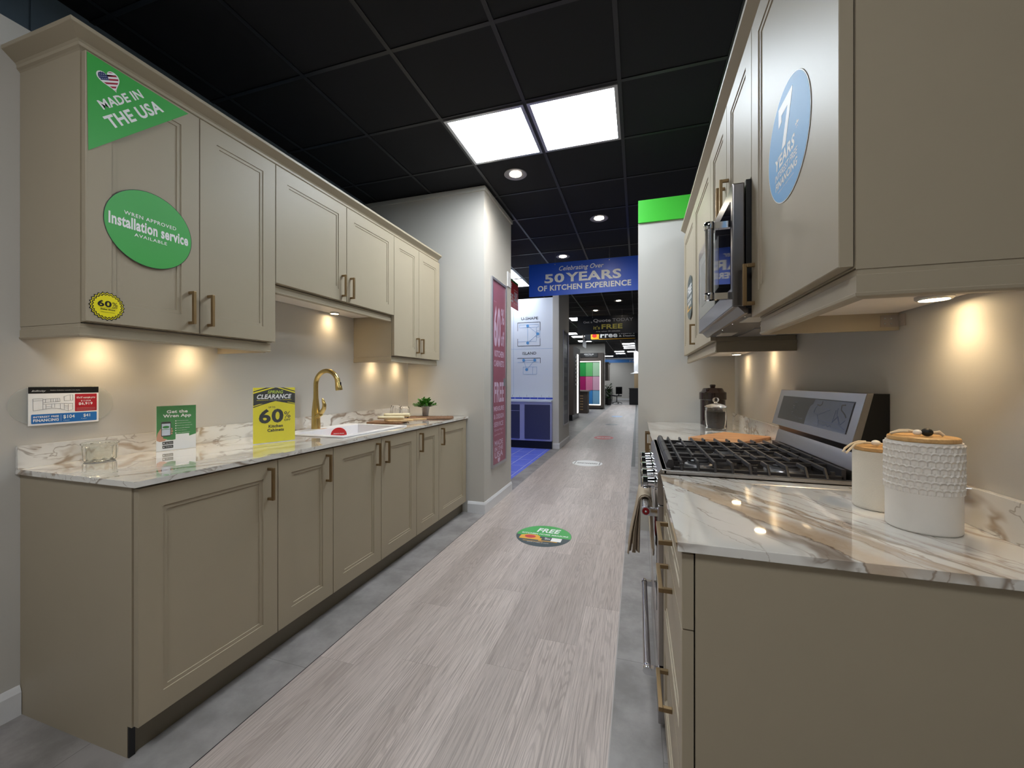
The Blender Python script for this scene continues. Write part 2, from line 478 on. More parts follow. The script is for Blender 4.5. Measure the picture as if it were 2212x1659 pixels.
# pale edging strips beside the planks
struct(MB().box(-.0925, -.0885, -5, 23.2, 0, .001), 'trim_1', mat('edging', (176, 170, 168)))
struct(MB().box(-1.3705, -1.3675, -5, 3.5, 0, .001), 'trim_2', M['grid'])

struct(MB().box(-2.30, -2.20, -4, 3.53, 0, 2.57), 'wall_left', M['wall'])
struct(MB().box(-2.85, -2.70, -5, 3.53, 0, CZ).box(-2.70, -2.694, 1.112, 1.118, 0, CZ), 'wall_far_left', M['bluewall'])
struct(MB().box(-2.85, -1.38, 3.53, 4.372, 0, CZ - .012), 'wall_pillar', M['wall'])
struct(MB().box(.73, .83, -4, 3.53, 0, 2.57), 'wall_right', M['wall'])
struct(MB().box(.006, .83, 3.53, 3.66, 0, 2.57), 'wall_return', M['wall'])
struct(MB().box(-7, 5, -5.1, -5, 0, CZ), 'wall_back', M['wallpale'])
struct(MB().box(4.9, 5, -5, 31, 0, CZ), 'wall_far_right', M['wallpale'])
struct(MB().box(-7.1, -7, -5, 31, 0, CZ), 'wall_outer_left', M['wallpale'])
# cornice round the top of the pillar, skirting
struct(MB().box(-2.70, -1.364, 3.514, 3.53, CZ - .052, CZ - .012).box(-1.38, -1.364, 3.53, 4.385, CZ - .052, CZ - .012), 'trim_3', M['wallpale'])  # same paint as the pillar; paler colour stands in for light on it
def skirt(name, fr, u0, u1):
    b = MB()
    b.prism([(0, 0), (.014, 0), (.014, .085), (.008, .1), (.004, .108), (0, .108)], fr, u0, u1)
    return struct(b, name, M['trim'])
# profile frames: first coordinate = out of wall, second = up, third = along
skirt('baseboard_pillar', lambda a, b, n: Vector((n, 3.53 - a, b)), -1.545, -1.366)
skirt('baseboard_pillar_side', lambda a, b, n: Vector((-1.38 + a, n, b)), 3.5302, 4.372)
skirt('baseboard_left', lambda a, b, n: Vector((-2.2 + a, n, b)), -3.9, .878)
# green band board over the return wall
o = MB().rect(fry(3.525), .006, .74, 2.57, 2.755, -.14, .012).build('green_band_board', M['limegreen'])
tag(o, 'bright green board along the top of the wall on the right', 'board')

# blueprint room
struct(MB().box(-7, -1.517, 7.45, 7.6, .0, 2.85), 'wall_blueprint', ink('paleprint', (214, 222, 236), .5))
struct(MB().box(-1.517, -1.40, 7.40, 8.556, 0, CZ), 'wall_pier', M['wallpale'])
skirt('baseboard_pier', lambda a, b, n: Vector((n, 7.40 - a, b)), -1.517, -1.386)
skirt('baseboard_pier_side', lambda a, b, n: Vector((-1.40 + a, n, b)), 7.4002, 8.556)
# deep background walls
struct(MB().box(-6, -1.474, 19.35, 19.5, 0, CZ), 'wall_showroom', M['wallpale'])
struct(MB().box(-6, 5, 29.9, 30, 0, 2.75), 'wall_end', M['wall'])
skirt('baseboard_end', lambda a, b, n: Vector((n, 29.9 - a, b)), -1.5, 5)
o = MB().rect(fry(29.86), -2.6, 2, 2.69, 2.92, -.04, 0).build('blue_wall_banner', M['skyband'])
tag(o, 'bright blue banner strip along the top of the end wall', 'banner')
b = MB(); T(b, fry(29.86), '7 YEARS', -.55, 2.74, .15, 2.86, .01, bold=.03)
b.build('banner_lettering', M['white'], o)

# ------------------------------------------------------------------ ceiling grid (one suspended grid)
b = MB()
for i in range(-9, 9):
    x = -.107 + .61 * i
    if -7 < x < 5: b.box(x - .012, x + .012, -5, 31, CZ - .006, CZ + .001)
for j in range(-12, 48):
    y = 1.946 + .612 * j
    if -5 < y < 31: b.box(-7, 5, y - .012, y + .012, CZ - .005, CZ + .001)
struct(b, 'trim_4', M['grid'])

LG = 'square light panels in the black ceiling'
def light_panel(ix, y0, label, m, w=.61, group=LG, d=.612):
    x0 = ix
    t = thing('ceiling_light_panel', (x0 + w / 2, y0 + d / 2, CZ), label, 'ceiling light', group)
    fr_ = MB()
    z0, z1 = CZ - .014, CZ + .002
    e = .022
    fr_.box(x0 + .012, x0 + w - .012, y0 + .012, y0 + .012 + e, z0, z1).box(x0 + .012, x0 + w - .012, y0 + d - .012 - e, y0 + d - .012, z0, z1)
    fr_.box(x0 + .012, x0 + .012 + e, y0 + .034, y0 + d - .034, z0, z1).box(x0 + w - .012 - e, x0 + w - .012, y0 + .034, y0 + d - .034, z0, z1)
    fr_.build('frame', M['alu'], t)
    MB().box(x0 + .034, x0 + w - .034, y0 + .034, y0 + d - .034, z0 + .004, z1).build('diffuser', m, t)
    return t
light_panel(-1.327, 2.558, 'lit square ceiling panel, left one of the pair over the aisle', M['led'])
light_panel(-.717, 2.558, 'lit square ceiling panel, right one of the pair over the aisle', M['led'])
# unseen panels added behind the photographer, assumed, to light the near faces
M['ledr'] = emis('cool_led_rear', (244, 250, 255), 7.5)
light_panel(-1.327, -1.114, 'unseen square ceiling panel assumed behind the photographer, left', M['ledr'])
light_panel(-.717, -1.114, 'unseen square ceiling panel assumed behind the photographer, right', M['ledr'])
M['ledb'] = emis('cool_led_corner', (244, 250, 255), 6.0)
light_panel(-2.547, 6.23, 'lit ceiling panel above the blueprint corner, nearer one', M['ledb'])
light_panel(-2.547, 6.842, 'lit ceiling panel above the blueprint corner, farther one', M['ledb'])
for x_, y_ in ((1.113, 1.946), (1.723, 4.394), (1.113, -1.73)): light_panel(x_, y_, 'added unseen ceiling panel beyond the right partition, brightens the hanging sign', M['led'], group='added unseen ceiling panels beyond the right partition')  # unseen panels added to brighten the hanging sign and the left upper doors
for i, (x, y) in enumerate(((-2.76, 14.8), (-2.547, 15.9), (-2.547, 17.7), (-.717, 19.5), (-.717, 20.7), (-.717, 21.9), (-1.327, 24.2), (-1.327, 26.0), (-.6, 24.6), (-2.2, 28.3), (-1.9, 11.4))):
    light_panel(x, y, 'distant lit ceiling panel far down the showroom', M['ledfar'], group='distant ceiling panels down the showroom')

def downlight(x, y, label, w=DOWN_W, grp='round recessed downlights along the aisle'):
    t = thing('downlight', (x, y, CZ), label, 'ceiling light', grp)
    MB().lathe([(.10, -.0005), (.102, -.004), (.098, -.007), (.080, -.0055), (.053, -.001), (.052, .004)], (x, y, CZ), 36).build('trim_ring', mat('fitting_ring', (150, 146, 144), rough=.3, metal=.6), t, smooth=True)
    MB().lathe([(.052, .0), (.046, .004), (0.0005, .004)], (x, y, CZ - .004), 28).build('lens', M['ledd'], t, smooth=True)
    if w: spot('downlight_lamp', (x, y, CZ - .02), w, (1, .93, .84), 165, 1.0, .05, parent=t)
downlight(-1.04, 3.43, 'round recessed downlight nearest the pair of square panels')
downlight(-.415, 4.63, 'round recessed downlight right of the aisle centre, second nearest')
downlight(-1.05, 5.87, 'round recessed downlight just above the hanging blue sign')
downlight(-1.03, 10.5, 'small far downlight between the blue and the black hanging signs, left', 10)
downlight(-.41, 9.4, 'small far downlight between the blue and the black hanging signs, right', 10)
downlight(-1.0, -.4, 'unseen round downlight assumed behind the photographer', 12)  # unseen lamp, assumed behind the camera
# ------------------------------------------------------------------ cabinet parts
def door_mesh(mb, fr, u0, u1, v0, v1, th=.022, st=.072):
    rings = [(0, -th), (0, -.0015), (.0015, 0), (st, 0), (st + .0010, -.0034), (st + .0145, -.0034), (st + .0155, -.0066)]
    vs = []; fs = []
    for ins, n in rings:
        for u, v in ((u0 + ins, v0 + ins), (u1 - ins, v0 + ins), (u1 - ins, v1 - ins), (u0 + ins, v1 - ins)): vs.append(fr(u, v, n))
    for k in range(len(rings) - 1):
        for i in range(4):
            j = (i + 1) % 4
            fs.append((k * 4 + i, k * 4 + j, k * 4 + 4 + j, k * 4 + 4 + i))
    fs.append((3, 2, 1, 0)); L = (len(rings) - 1) * 4
    fs.append((L, L + 1, L + 2, L + 3))
    mb.add(vs, fs)
def handle_mesh(mb, fr, u, v0, v1, horiz=False, proj=.034, w=.0115):
    h = w / 2
    if not horiz:
        mb.rect(fr, u - h, u + h, v0, v1, proj - w, proj)
        mb.rect(fr, u - h, u + h, v0, v0 + w, 0, proj - w).rect(fr, u - h, u + h, v1 - w, v1, 0, proj - w)
    else:
        mb.rect(fr, v0, v1, u - h, u + h, proj - w, proj)
        mb.rect(fr, v0, v0 + w, u - h, u + h, 0, proj - w).rect(fr, v1 - w, v1, u - h, u + h, 0, proj - w)
def add_door(t, fr, u0, u1, v0, v1, hu=None, hv=None, name='door', horiz=False, st=.072):
    g = .0016
    b = MB(); door_mesh(b, fr, u0 + g, u1 - g, v0, v1, st=st)
    d = b.build(name, M['cab'], t)
    if hu is not None:
        hb = MB(); handle_mesh(hb, fr, hu, hv[0], hv[1], horiz)
        hb.build('handle', M['brass'], d, bev=.0012)
    return d

# ---------------- left base run: door fronts at X=-1.553
XF = -1.553
fL = frx(XF)
def base_cab(y0, y1, doors, label, side=False):
    t = thing('base_cabinet', ((-2.2 + XF) / 2, (y0 + y1) / 2, 0), label, 'cabinet', 'taupe base cabinets under the left worktop')
    ya_ = y0 + (.018 if side else .001)
    if len(doors) == 2:      # open-topped carcass that holds the sink
        b = MB().box(-2.195, XF - .026, ya_, y1 - .001, .108, .66).box(-2.195, XF - .026, ya_, ya_ + .018, .66, .893).box(-2.195, XF - .026, y1 - .019, y1 - .001, .66, .893).box(XF - .044, XF - .026, ya_ + .018, y1 - .019, .66, .893)
    else:
        b = MB().box(-2.195, XF - .026, ya_, y1 - .001, .108, .893)
    b.build('carcass', M['cab'], t)
    if side:
        b = MB()
        xf = XF - .026
        b.prism([(-2.199, 0), (xf - .022, 0), (xf - .022, .104), (xf, .104), (xf, .894), (-2.199, .894)], fry(y0), -.0178, 0)
        b.build('side_panel', M['cab'], t)
    for (a, c, h) in doors:
        hu = (c - .05) if h == 'r' else (a + .045)
        add_door(t, fL, a, c, .1075, .886, hu, (.718, .860))
    return t
base_cab(.880, 1.416, [(.882, 1.416, 'r')], 'taupe base cabinet with one wide door at the near end of the left run', side=True)
base_cab(1.416, 1.762, [(1.416, 1.762, 'r')], 'narrow taupe base cabinet under the yellow clearance card')
base_cab(1.762, 2.610, [(1.762, 2.184, 'r'), (2.184, 2.610, 'l')], 'two-door taupe base cabinet under the white sink')
base_cab(2.610, 2.956, [(2.610, 2.956, 'l')], 'narrow taupe base cabinet just right of the sink cabinet')
base_cab(2.956, 3.512, [(2.956, 3.505, 'l')], 'last taupe base cabinet against the grey pillar wall')
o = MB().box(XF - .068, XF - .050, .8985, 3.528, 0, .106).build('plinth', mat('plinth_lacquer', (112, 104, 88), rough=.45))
tag(o, 'long low taupe plinth under the left base cabinets', 'plinth')
MB().box(XF - .0475, XF - .0415, .881, .8985, 0, .104).build('end_cap', M['black'], o)

b = MB()
# worktop with a cut-out for the sink
SX0, SX1, SY0, SY1 = -2.10, -1.645, 1.945, 2.565
for x0, x1, y0, y1 in ((-2.199, SX0, .868, 3.528), (SX1, -1.543, .868, 3.528), (SX0, SX1, .868, SY0), (SX0, SX1, SY1, 3.528)): b.box(x0, x1, y0, y1, .895, .914)
wt = b.build('worktop', M['marL']); tag(wt, 'long white marble-look worktop on the left, with brown veins', 'worktop')
o = MB().box(-2.199, -2.185, .868, 3.528, .914, 1.0).build('backsplash', M['marL'], bev=.0008)
tag(o, 'low marble-look upstand along the left wall', 'backsplash')

# ---------------- left wall cabinets: door fronts at X=-1.820
XU = -1.820
fU = frx(XU)
ZB, ZT = 1.449, 2.392
def wall_cab(y0, y1, zb, doors, label, near=False, hz=(1.483, 1.622), pel=True):
    t = thing('wall_cabinet', ((-2.2 + XU) / 2, (y0 + y1) / 2, zb), label, 'cabinet', 'taupe wall cabinets on the left')
    MB().box(-2.195, XU - .025, y0 + .001, y1 - .001, zb - .006 + .003, ZT).build('carcass', M['cab'], t)
    MB().box(-2.195, XU - .04, y0 + .019, y1 - .019, zb - .007, zb - .0035).build('bottom_panel', M['cabinner'], t)
    for a, c, h in doors:
        hu = None if h is None else ((c - .042) if h == 'r' else (a + .036))
        add_door(t, fU, a, c, zb, ZT - .007, hu, hz)
    if near:
        MB().box(-2.199, XU - .025, y0 - .0005, y0 + .001, zb - .006, ZT).build('side_panel', M['cab'], t)
    return t
wall_cab(.880, 1.645, ZB, [(.8805, 1.261, 'r'), (1.261, 1.645, 'l')], 'taupe two-door wall cabinet with green stickers, nearest on the left', near=True)
wall_cab(1.645, 2.723, 1.763, [(1.645, 2.186, 'r'), (2.186, 2.723, 'l')], 'shorter taupe two-door wall cabinet over the gold tap', hz=(1.790, 1.930))
wall_cab(2.723, 3.480, ZB, [(2.723, 3.097, 'r'), (3.097, 3.478, 'l')], 'narrow two-door taupe wall cabinet by the pillar wall', near=True, hz=(1.487, 1.618))
def pelmet(pts, zt, zb, label, name='pelmet'):
    # pts: polyline in plan of the outer face; moulded light rail, inner side to the left of travel
    b = MB()
    prof = [(-.002, zt), (-.018, zt), (-.018, zb), (-.004, zb), (0.002, zb + .003), (.003, zb + .008), (.0005, zb + .010), (.0005, zt - .012), (-.002, zt - .010)]
    sweep(b, pts, prof)
    o = b.build(name, M['cab']); tag(o, label, 'pelmet')
    return o
def sweep(b, pts, prof):
    # mitred sweep in plan; prof (out, z): out = distance to the right of travel direction
    n = len(pts); P = [Vector((p[0], p[1], 0)) for p in pts]
    rows = []
    for i in range(n):
        d0 = (P[i] - P[i - 1]).normalized() if i > 0 else None
        d1 = (P[i + 1] - P[i]).normalized() if i < n - 1 else None
        r0 = Vector((d0.y, -d0.x, 0)) if d0 else None
        r1 = Vector((d1.y, -d1.x, 0)) if d1 else None
        if r0 is None: m_ = r1; k = 1
        elif r1 is None: m_ = r0; k = 1
        else:
            m_ = (r0 + r1).normalized(); k = 1 / max(.2, m_.dot(r0))
        rows.append([P[i] + m_ * (o_ * k) + Vector((0, 0, z)) for o_, z in prof])
    vs = [v for r in rows for v in r]; q = len(prof); fs = []
    for i in range(n - 1):
        for j in range(q):
            j2 = (j + 1) % q
            fs.append((i * q + j, (i + 1) * q + j, (i + 1) * q + j2, i * q + j2))
    fs.append(tuple(range(q))); fs.append(tuple((n - 1) * q + j for j in range(q - 1, -1, -1)))
    b.add(vs, fs)
XP = XU - .0255
pelmet([(-2.199, .879), (XP, .879), (XP, 1.636)], 1.442, 1.395, 'taupe light rail under the nearest left wall cabinet')
pelmet([(XP, 1.647), (XP, 2.714)], 1.756, 1.712, 'taupe light rail under the short middle wall cabinet')
pelmet([(-2.199, 2.722), (XP, 2.722), (XP, 3.47)], 1.442, 1.398, 'taupe light rail under the wall cabinet by the pillar')
def cornice(pts, z0, label):
    b = MB()
    prof = [(-.03, z0 - .006), (.0, z0 - .006), (.004, z0), (.010, z0 + .006), (.010, z0 + .017), (.014, z0 + .024), (.046, z0 + .050), (.047, z0 + .052), (.047, z0 + .0645), (-.03, z0 + .0645)]
    sweep(b, pts, prof)
    o = b.build('cornice', M['cab'], bev=.0006); tag(o, label, 'cornice'); return o
cornice([(-2.199, .880), (XU - .024, .880), (XU - .024, 3.48)], ZT + .002, 'taupe cornice along the top of the left wall cabinets')
MBg = MB().box(-2.199, -2.187 + .03, 1.53, 1.63, 1.398, 1.404)
o = MB().box(-2.19, XU - .048, 1.610, 1.626, 1.392, 1.441).build('batten', M['cab']); tag(o, 'short taupe batten under the near left cabinet, beside the gap', 'batten')

# ---------------- under-cabinet lamps
def puck(x, y, z, label, sgn=1, w=PUCK_W, hot=0.0):
    t = thing('cabinet_lamp', (x, y, z), label, 'lamp', 'small round lamps under the wall cabinets')
    MB().lathe([(.034, 0), (.034, -.008), (.030, -.012), (.027, -.012), (.027, -.009)], (x, y, z), 32).build('rim', M['tin'], t, smooth=True)
    MB().lathe([(.0265, 0), (.0262, -.0025), (.0005, -.0025)], (x, y, z - .0085), 28).build('lens', M['ledw'], t, smooth=True)
    spot('cabinet_lamp_beam', (x, y, z - .013), w, (1.0, .75, .44), 128, 1.0, .022, parent=t)
    return t
ZL = ZB - .008
puck(-2.125, 1.10, ZL, 'warm lamp under the nearest left wall cabinet, left one')
puck(-2.125, 1.46, ZL, 'warm lamp under the nearest left wall cabinet, right one')
puck(-2.14, 2.44, 1.763 - .008, 'warm round lamp under the short middle wall cabinet')
puck(-2.125, 2.95, ZL, 'warm lamp under the wall cabinet by the pillar, left one')
puck(-2.125, 3.31, ZL, 'warm lamp under the wall cabinet by the pillar, right one')
puck(.668, 1.20, ZL, 'warm round lamp under the near right wall cabinet')
puck(.660, 3.14, ZL, 'warm lamp under the far right wall cabinet, farther one', w=PUCK_W * .7)
puck(.662, 2.58, ZL, 'warm lamp under the far right wall cabinet, nearer one', w=PUCK_W * .7)

# ---------------- right base run: fronts at X=.0865
XR = .0865
fR = frl(XR)     # u = -Y
t = thing('drawer_cabinet', (.4, 1.19, 0), 'taupe three-drawer base cabinet in the right foreground', 'cabinet')
MB().box(XR + .025, .725, .8995, 1.494, .105, .893).build('carcass', M['cab'], t)
MB().box(XR + .025, .729, .881, .899, 0, .894).build('side_panel', M['cab'], t)
for v0, v1, hz in ((.7335, .886, .815), (.4105, .7305, .690), (.1075, .4075, .378)):
    add_door(t, fR, -1.494, -.8815, v0, v1, hz, (-1.275, -1.118), name='drawer', horiz=True, st=.055 if v0 > .7 else .066)
MB().box(XR + .06, XR + .078, .90, 1.494, 0, .104).build('plinth', M['cab'], t)
t = thing('base_cabinet', (.4, 2.9, 0), 'taupe base cabinets beyond the range on the right', 'cabinet')
MB().box(XR + .025, .725, 2.27, 3.528, .105, .893).build('carcass', M['cab'], t)
for a, c, h in ((-2.50, -2.268, -2.465), (-3.01, -2.50, -2.97), (-3.526, -3.01, -3.06)):
    add_door(t, fR, a, c, .1075, .886, h, (.745, .884), st=.05)
MB().box(XR + .06, XR + .078, 2.27, 3.528, 0, .104).build('plinth', M['cab'], t)
o = MB().box(.077, .729, .868, 1.4955, .895, .914).build('worktop', M['marR'], bev=.0012)
tag(o, 'marble-look worktop in the right foreground with a tan vein', 'worktop')
o = MB().box(.077, .729, 2.2665, 3.528, .895, .914).build('worktop', M['marR'], bev=.0012)
tag(o, 'marble-look worktop beyond the range on the right', 'worktop')
o = MB().box(.713, .729, .868, 1.4955, .9142, 1.0).build('backsplash', M['marR'], bev=.0008)
tag(o, 'low marble-look upstand behind the two white canisters', 'backsplash')
o = MB().box(.713, .729, 2.2665, 3.528, .9142, 1.0).build('backsplash', M['marR'], bev=.0008)
tag(o, 'low marble-look upstand beyond the range on the right', 'backsplash')

# ---------------- right wall cabinets: fronts at X=.353
XV = .353
fV = frl(XV)
def wall_cab_r(y0, y1, zb, doors, label, near=False, hz=(1.480, 1.612)):
    t = thing('wall_cabinet', ((.73 + XV) / 2, (y0 + y1) / 2, zb), label, 'cabinet', 'taupe wall cabinets on the right')
    MB().box(XV + .025, .725, y0 + .001, y1 - .001, zb - .003, ZT).build('carcass', M['cab'], t)
    MB().box(XV + .04, .725, y0 + .019, y1 - .019, zb - .007, zb - .0035).build('bottom_panel', M['cabinner'], t)
    for a, c, h in doors:      # a<c in Y; handle at Y=h
        add_door(t, fV, -c, -a, zb, ZT - .007, None if h is None else -h, hz)
    if near: MB().box(XV + .025, .729, y0 - .0005, y0 + .001, zb - .006, ZT).build('side_panel', M['cab'], t)
    return t
wall_cab_r(.880, 1.4735, 1.446, [(.8805, 1.4735, 1.437)], 'taupe wall cabinet with a blue oval sticker in the right foreground', near=True)
wall_cab_r(1.4735, 2.237, 1.903, [(1.4735, 1.855, 1.818), (1.855, 2.237, 1.892)], 'short taupe wall cabinet above the microwave', hz=(1.925, 2.062))
wall_cab_r(2.237, 3.450, 1.446, [(2.237, 2.855, 2.812), (2.855, 3.447, None)], 'taupe wall cabinet with a small oval sticker beyond the microwave')
pelmet([(XV + .0255, 1.470), (XV + .0255, .879), (.729, .879)], 1.4405, 1.388, 'taupe light rail under the near right wall cabinet')
pelmet([(XV + .0255, 3.445), (XV + .0255, 2.250)], 1.4405, 1.388, 'taupe light rail under the wall cabinet beyond the microwave')
o = MB().box(XV + .045, .728, 1.452, 1.470, 1.388, 1.439).build('batten', M['cab']); tag(o, 'taupe cross batten lit from below, under the near right cabinet', 'batten')
b = MB().rect(fry(1.4515), .683, .7285, 1.398, 1.432, 0, .002).box(.7255, .729, 1.4235, 1.4515, 1.398, 1.432)
br = b.build('bracket', clear('clear_bracket', .55, (200, 190, 180)), o)
b = MB()
for u, v in ((.693, 1.407), (.693, 1.422), (.708, 1.407), (.708, 1.422)): b.lathe([(.0025, 0), (.0015, .001)], None, 10, ax=lambda x, y, z, u=u, v=v: (u + x, 1.4494 - z, v + y))
b.build('screw', M['alu'], br)
b = MB().box(XV + .026, .728, 2.238, 2.2495, 1.388, 1.4405).box(XV + .026, .728, 2.234, 2.238, 1.426, 1.4405)
o = b.build('batten', M['cab']); tag(o, 'dark shaded cross batten under the cabinet beyond the microwave', 'batten')
cornice([(XV + .024, 3.45), (XV + .024, .880), (.729, .880)], ZT + .002, 'taupe cornice along the top of the right wall cabinets')

# ------------------------------------------------------------------ stickers and cards
def sticker(name, loc, label, cat='sticker', group=None): return thing(name, loc, label, cat, group)
e0 = .0004
# triangle on the nearest left door
t = sticker('corner_sticker', (XU, 1.0, 2.3), 'green triangular MADE IN THE USA sticker on the nearest left door')
MB().prism([(.885, 2.382), (.889, 2.042), (1.214, 2.376)], fU, e0, e0 + .0008).build('sheet', M['green'], t)
q = .7071
fT = frame((XU, .955, 2.154), (0, .70, .714), (0, -.714, .70))     # u along the slanting edge
b = MB()
T(b, fT, 'THE USA', .0, .0, .240, .040, .0018, bold=.035)
T(b, fT, 'MADE IN', .022, .056, .198, .084, .0018, bold=.03)
b.build('lettering', M['white'], t)
def heart(cx, cy, w, n=24):
    pts = []
    for i in range(n * 2):
        a = math.pi * i / n
        x = 16 * math.sin(a) ** 3; y = 13 * math.cos(a) - 5 * math.cos(2 * a) - 2 * math.cos(3 * a) - math.cos(4 * a)
        pts.append((cx + x * w / 32, cy + y * w / 32))
    return pts
def clip(pts, a, b_, c_):   # keep a*x+b*y<=c
    out = []
    for i in range(len(pts)):
        p, q_ = pts[i], pts[(i + 1) % len(pts)]
        fp, fq = a * p[0] + b_ * p[1] - c_, a * q_[0] + b_ * q_[1] - c_
        if fp <= 0: out.append(p)
        if (fp < 0 < fq) or (fq < 0 < fp):
            s_ = fp / (fp - fq); out.append((p[0] + (q_[0] - p[0]) * s_, p[1] + (q_[1] - p[1]) * s_))
    return out
fH = frame((XU, .9475, 2.327), (0, .85, .53), (0, -.53, .85))
MB().prism(heart(0, 0, .072), fH, .0012, .0016).build('heart_border', M['white'], t)
hp = heart(0, 0, .064)
b = MB()
for i in range(6):
    lo, hi = -.036 + i * .0115, -.036 + i * .0115 + .0056
    seg = clip(clip(hp, 0, -1, -lo), 0, 1, hi)
    if i >= 3: seg = clip(seg, -1, 0, .002)
    if len(seg) > 2: b.prism(seg, fH, .0017, .0020)
b.build('heart_stripes', ink('flagred', (170, 44, 66)), t)
seg = clip(clip(hp, 0, -1, .001), 1, 0, -.001)
b = MB().prism(seg, fH, .0021, .0023); b.build('heart_field', M['oldglory'], t)
b = MB()
for i in range(5):
    for j in range(4):
        x, y = -.030 + i * .0065 + (j % 2) * .003, .003 + j * .0065
        if len([1 for k in range(len(seg)) if 1]) and x < -.003: b.prism(ellipse(x, y, .0012, .0012, 8), fH, .0024, .0025)
b.build('heart_stars', M['white'], t)
# round green sticker
t = sticker('round_sticker', (XU, 1.078, 1.83), 'green round installation service sticker on the nearest left door')
MB().prism(ellipse(1.078, 1.831, .1485, .1465, 64), fU, e0, e0 + .0005).build('border', M['inkblack'], t)
MB().prism(ellipse(1.078, 1.831, .1465, .1445, 64), fU, e0 + .0005, e0 + .0009).build('sheet', M['green'], t)
b = MB()
T(b, fU, 'WREN APPROVED', .990, 1.862, 1.166, 1.876, .0018, bold=.012, space=1.15)
T(b, fU, 'Installation service', .944, 1.812, 1.212, 1.856, .0018, bold=.035, space=.92)
T(b, fU, 'AVAILABLE', 1.022, 1.790, 1.132, 1.802, .0018, bold=.012, space=1.15)
b.build('lettering', M['white'], t)
# star badge
t = sticker('star_badge', (XU, .941, 1.509), 'yellow zigzag-edged 60% off badge at the foot of the nearest left door')
def star(cx, cy, r0, r1, n): return [(cx + (r0 if i % 2 else r1) * math.cos(math.pi * i / n), cy + (r0 if i % 2 else r1) * math.sin(math.pi * i / n)) for i in range(2 * n)]
MB().prism(star(.941, 1.509, .0465, .0525, 24), fU, e0, e0 + .0004).build('border', M['inkblack'], t)
MB().prism(star(.941, 1.509, .0435, .0485, 24), fU, e0 + .0005, e0 + .0007).build('yellow_ring', M['yellow'], t)
MB().prism(star(.941, 1.509, .041, .0455, 24), fU, e0 + .0008, e0 + .001).build('border', M['inkblack'], t)
MB().prism(star(.941, 1.509, .0375, .042, 24), fU, e0 + .0011, e0 + .0013).build('sheet', M['yellow'], t)
b = MB()
T(b, fU, '60', .913, 1.506, .953, 1.529, .0022, bold=.05)
T(b, fU, '%', .955, 1.512, .970, 1.526, .0022, bold=.0); T(b, fU, 'OFF', .955, 1.505, .970, 1.510, .0022, bold=.01)
T(b, fU, 'Shaker Doors', .921, 1.495, .963, 1.501, .0022, bold=.03); b.rect(fU, .918, .966, 1.5035, 1.5040, .0018, .0022); b.rect(fU, .922, .962, 1.487, 1.4878, .0018, .0022)
b.build('lettering', M['inkblack'], t)
# blue oval on the near right door (frame u=-Y)
fV_ = fV; fV = frl(XV + .0060)
t = sticker('round_sticker', (XV, 1.167, 1.84), 'light blue round financing sticker on the near right wall cabinet')
MB().prism(ellipse(-1.167, 1.842, .1455, .1455, 64), fV, e0, e0 + .0005).build('border', M['white'], t)
MB().prism(ellipse(-1.167, 1.842, .143, .143, 64), fV, e0 + .0005, e0 + .0009).build('sheet', M['lblue'], t)
b = MB()
b.prism([(-1.226, 1.955), (-1.128, 1.955), (-1.128, 1.945), (-1.175, 1.838), (-1.203, 1.838), (-1.160, 1.928), (-1.204, 1.928), (-1.204, 1.912), (-1.226, 1.905)], fV, .001, .0018)
T(b, fV, 'YEARS', -1.252, 1.800, -1.112, 1.832, .0018, bold=.045, shear=.15)
T(b, fV, '*', -1.108, 1.832, -1.088, 1.852, .0018, bold=.05)
T(b, fV, 'INTEREST FREE', -1.254, 1.774, -1.096, 1.792, .0018, bold=.015, shear=.15)
T(b, fV, 'FINANCING', -1.250, 1.748, -1.096, 1.768, .0018, bold=.04, shear=.15)
T(b, fV, 'Subject to application', -1.232, 1.735, -1.120, 1.741, .0018, shear=.15)
b.build('lettering', M['white'], t)
# slate oval on the far right door
fV = fV_
t = sticker('round_sticker', (XV, 3.08, 1.84), 'small dark oval home measure sticker on the cabinet beyond the microwave')
MB().prism(ellipse(-3.08, 1.838, .158, .152, 48), fV, e0, e0 + .0008).build('sheet', M['slate'], t)
b = MB(); T(b, fV, 'FREE', -3.17, 1.86, -2.98, 1.92, .0018, bold=.05); T(b, fV, 'KITCHEN HOME', -3.19, 1.815, -2.97, 1.84, .0018, bold=.03); T(b, fV, 'MEASURE', -3.15, 1.78, -3.0, 1.805, .0018, bold=.03)
b.build('lettering', M['white'], t)
b = MB().prism([(-3.20, 1.745), (-3.19, 1.79), (-3.15, 1.80), (-3.16, 1.75)], fV, .001, .0018).rect(fV, -3.16, -2.98, 1.748, 1.756, .001, .0018)
b.build('tape_measure_picture', M['orange'], t)

# ------------------------------------------------------------------ price holder on the left wall
fW = frx(-2.1995)
t = thing('price_holder', (-2.19, 1.0, 1.147), 'clear rounded wall holder with a kitchen price card above the left worktop', 'sign holder')
MB().prism(rrect(.846, 1.154, 1.076, 1.220, .071, 10), fW, .003, .0055).build('backplate', M['acr2'], t, bev=.0006)
MB().rect(fW, .894, 1.106, 1.066, 1.222, .0058, .0068).build('pocket', M['acr'], t)
c = MB().rect(fW, .897, 1.104, 1.0705, 1.218, .0071, .0079).build('price_card', M['white'], t)
MB().rect(fW, .897, 1.104, 1.193, 1.218, .008, .0083).build('header', M['inkblack'], c)
MB().prism(rrect(1.029, 1.098, 1.118, 1.189, .002), fW, .008, .0083).build('price_panel', M['pricered'], c)
MB().prism(rrect(.905, 1.098, 1.077, 1.113, .003), fW, .008, .0083).build('finance_panel', M['priceblue'], c)
b = MB()
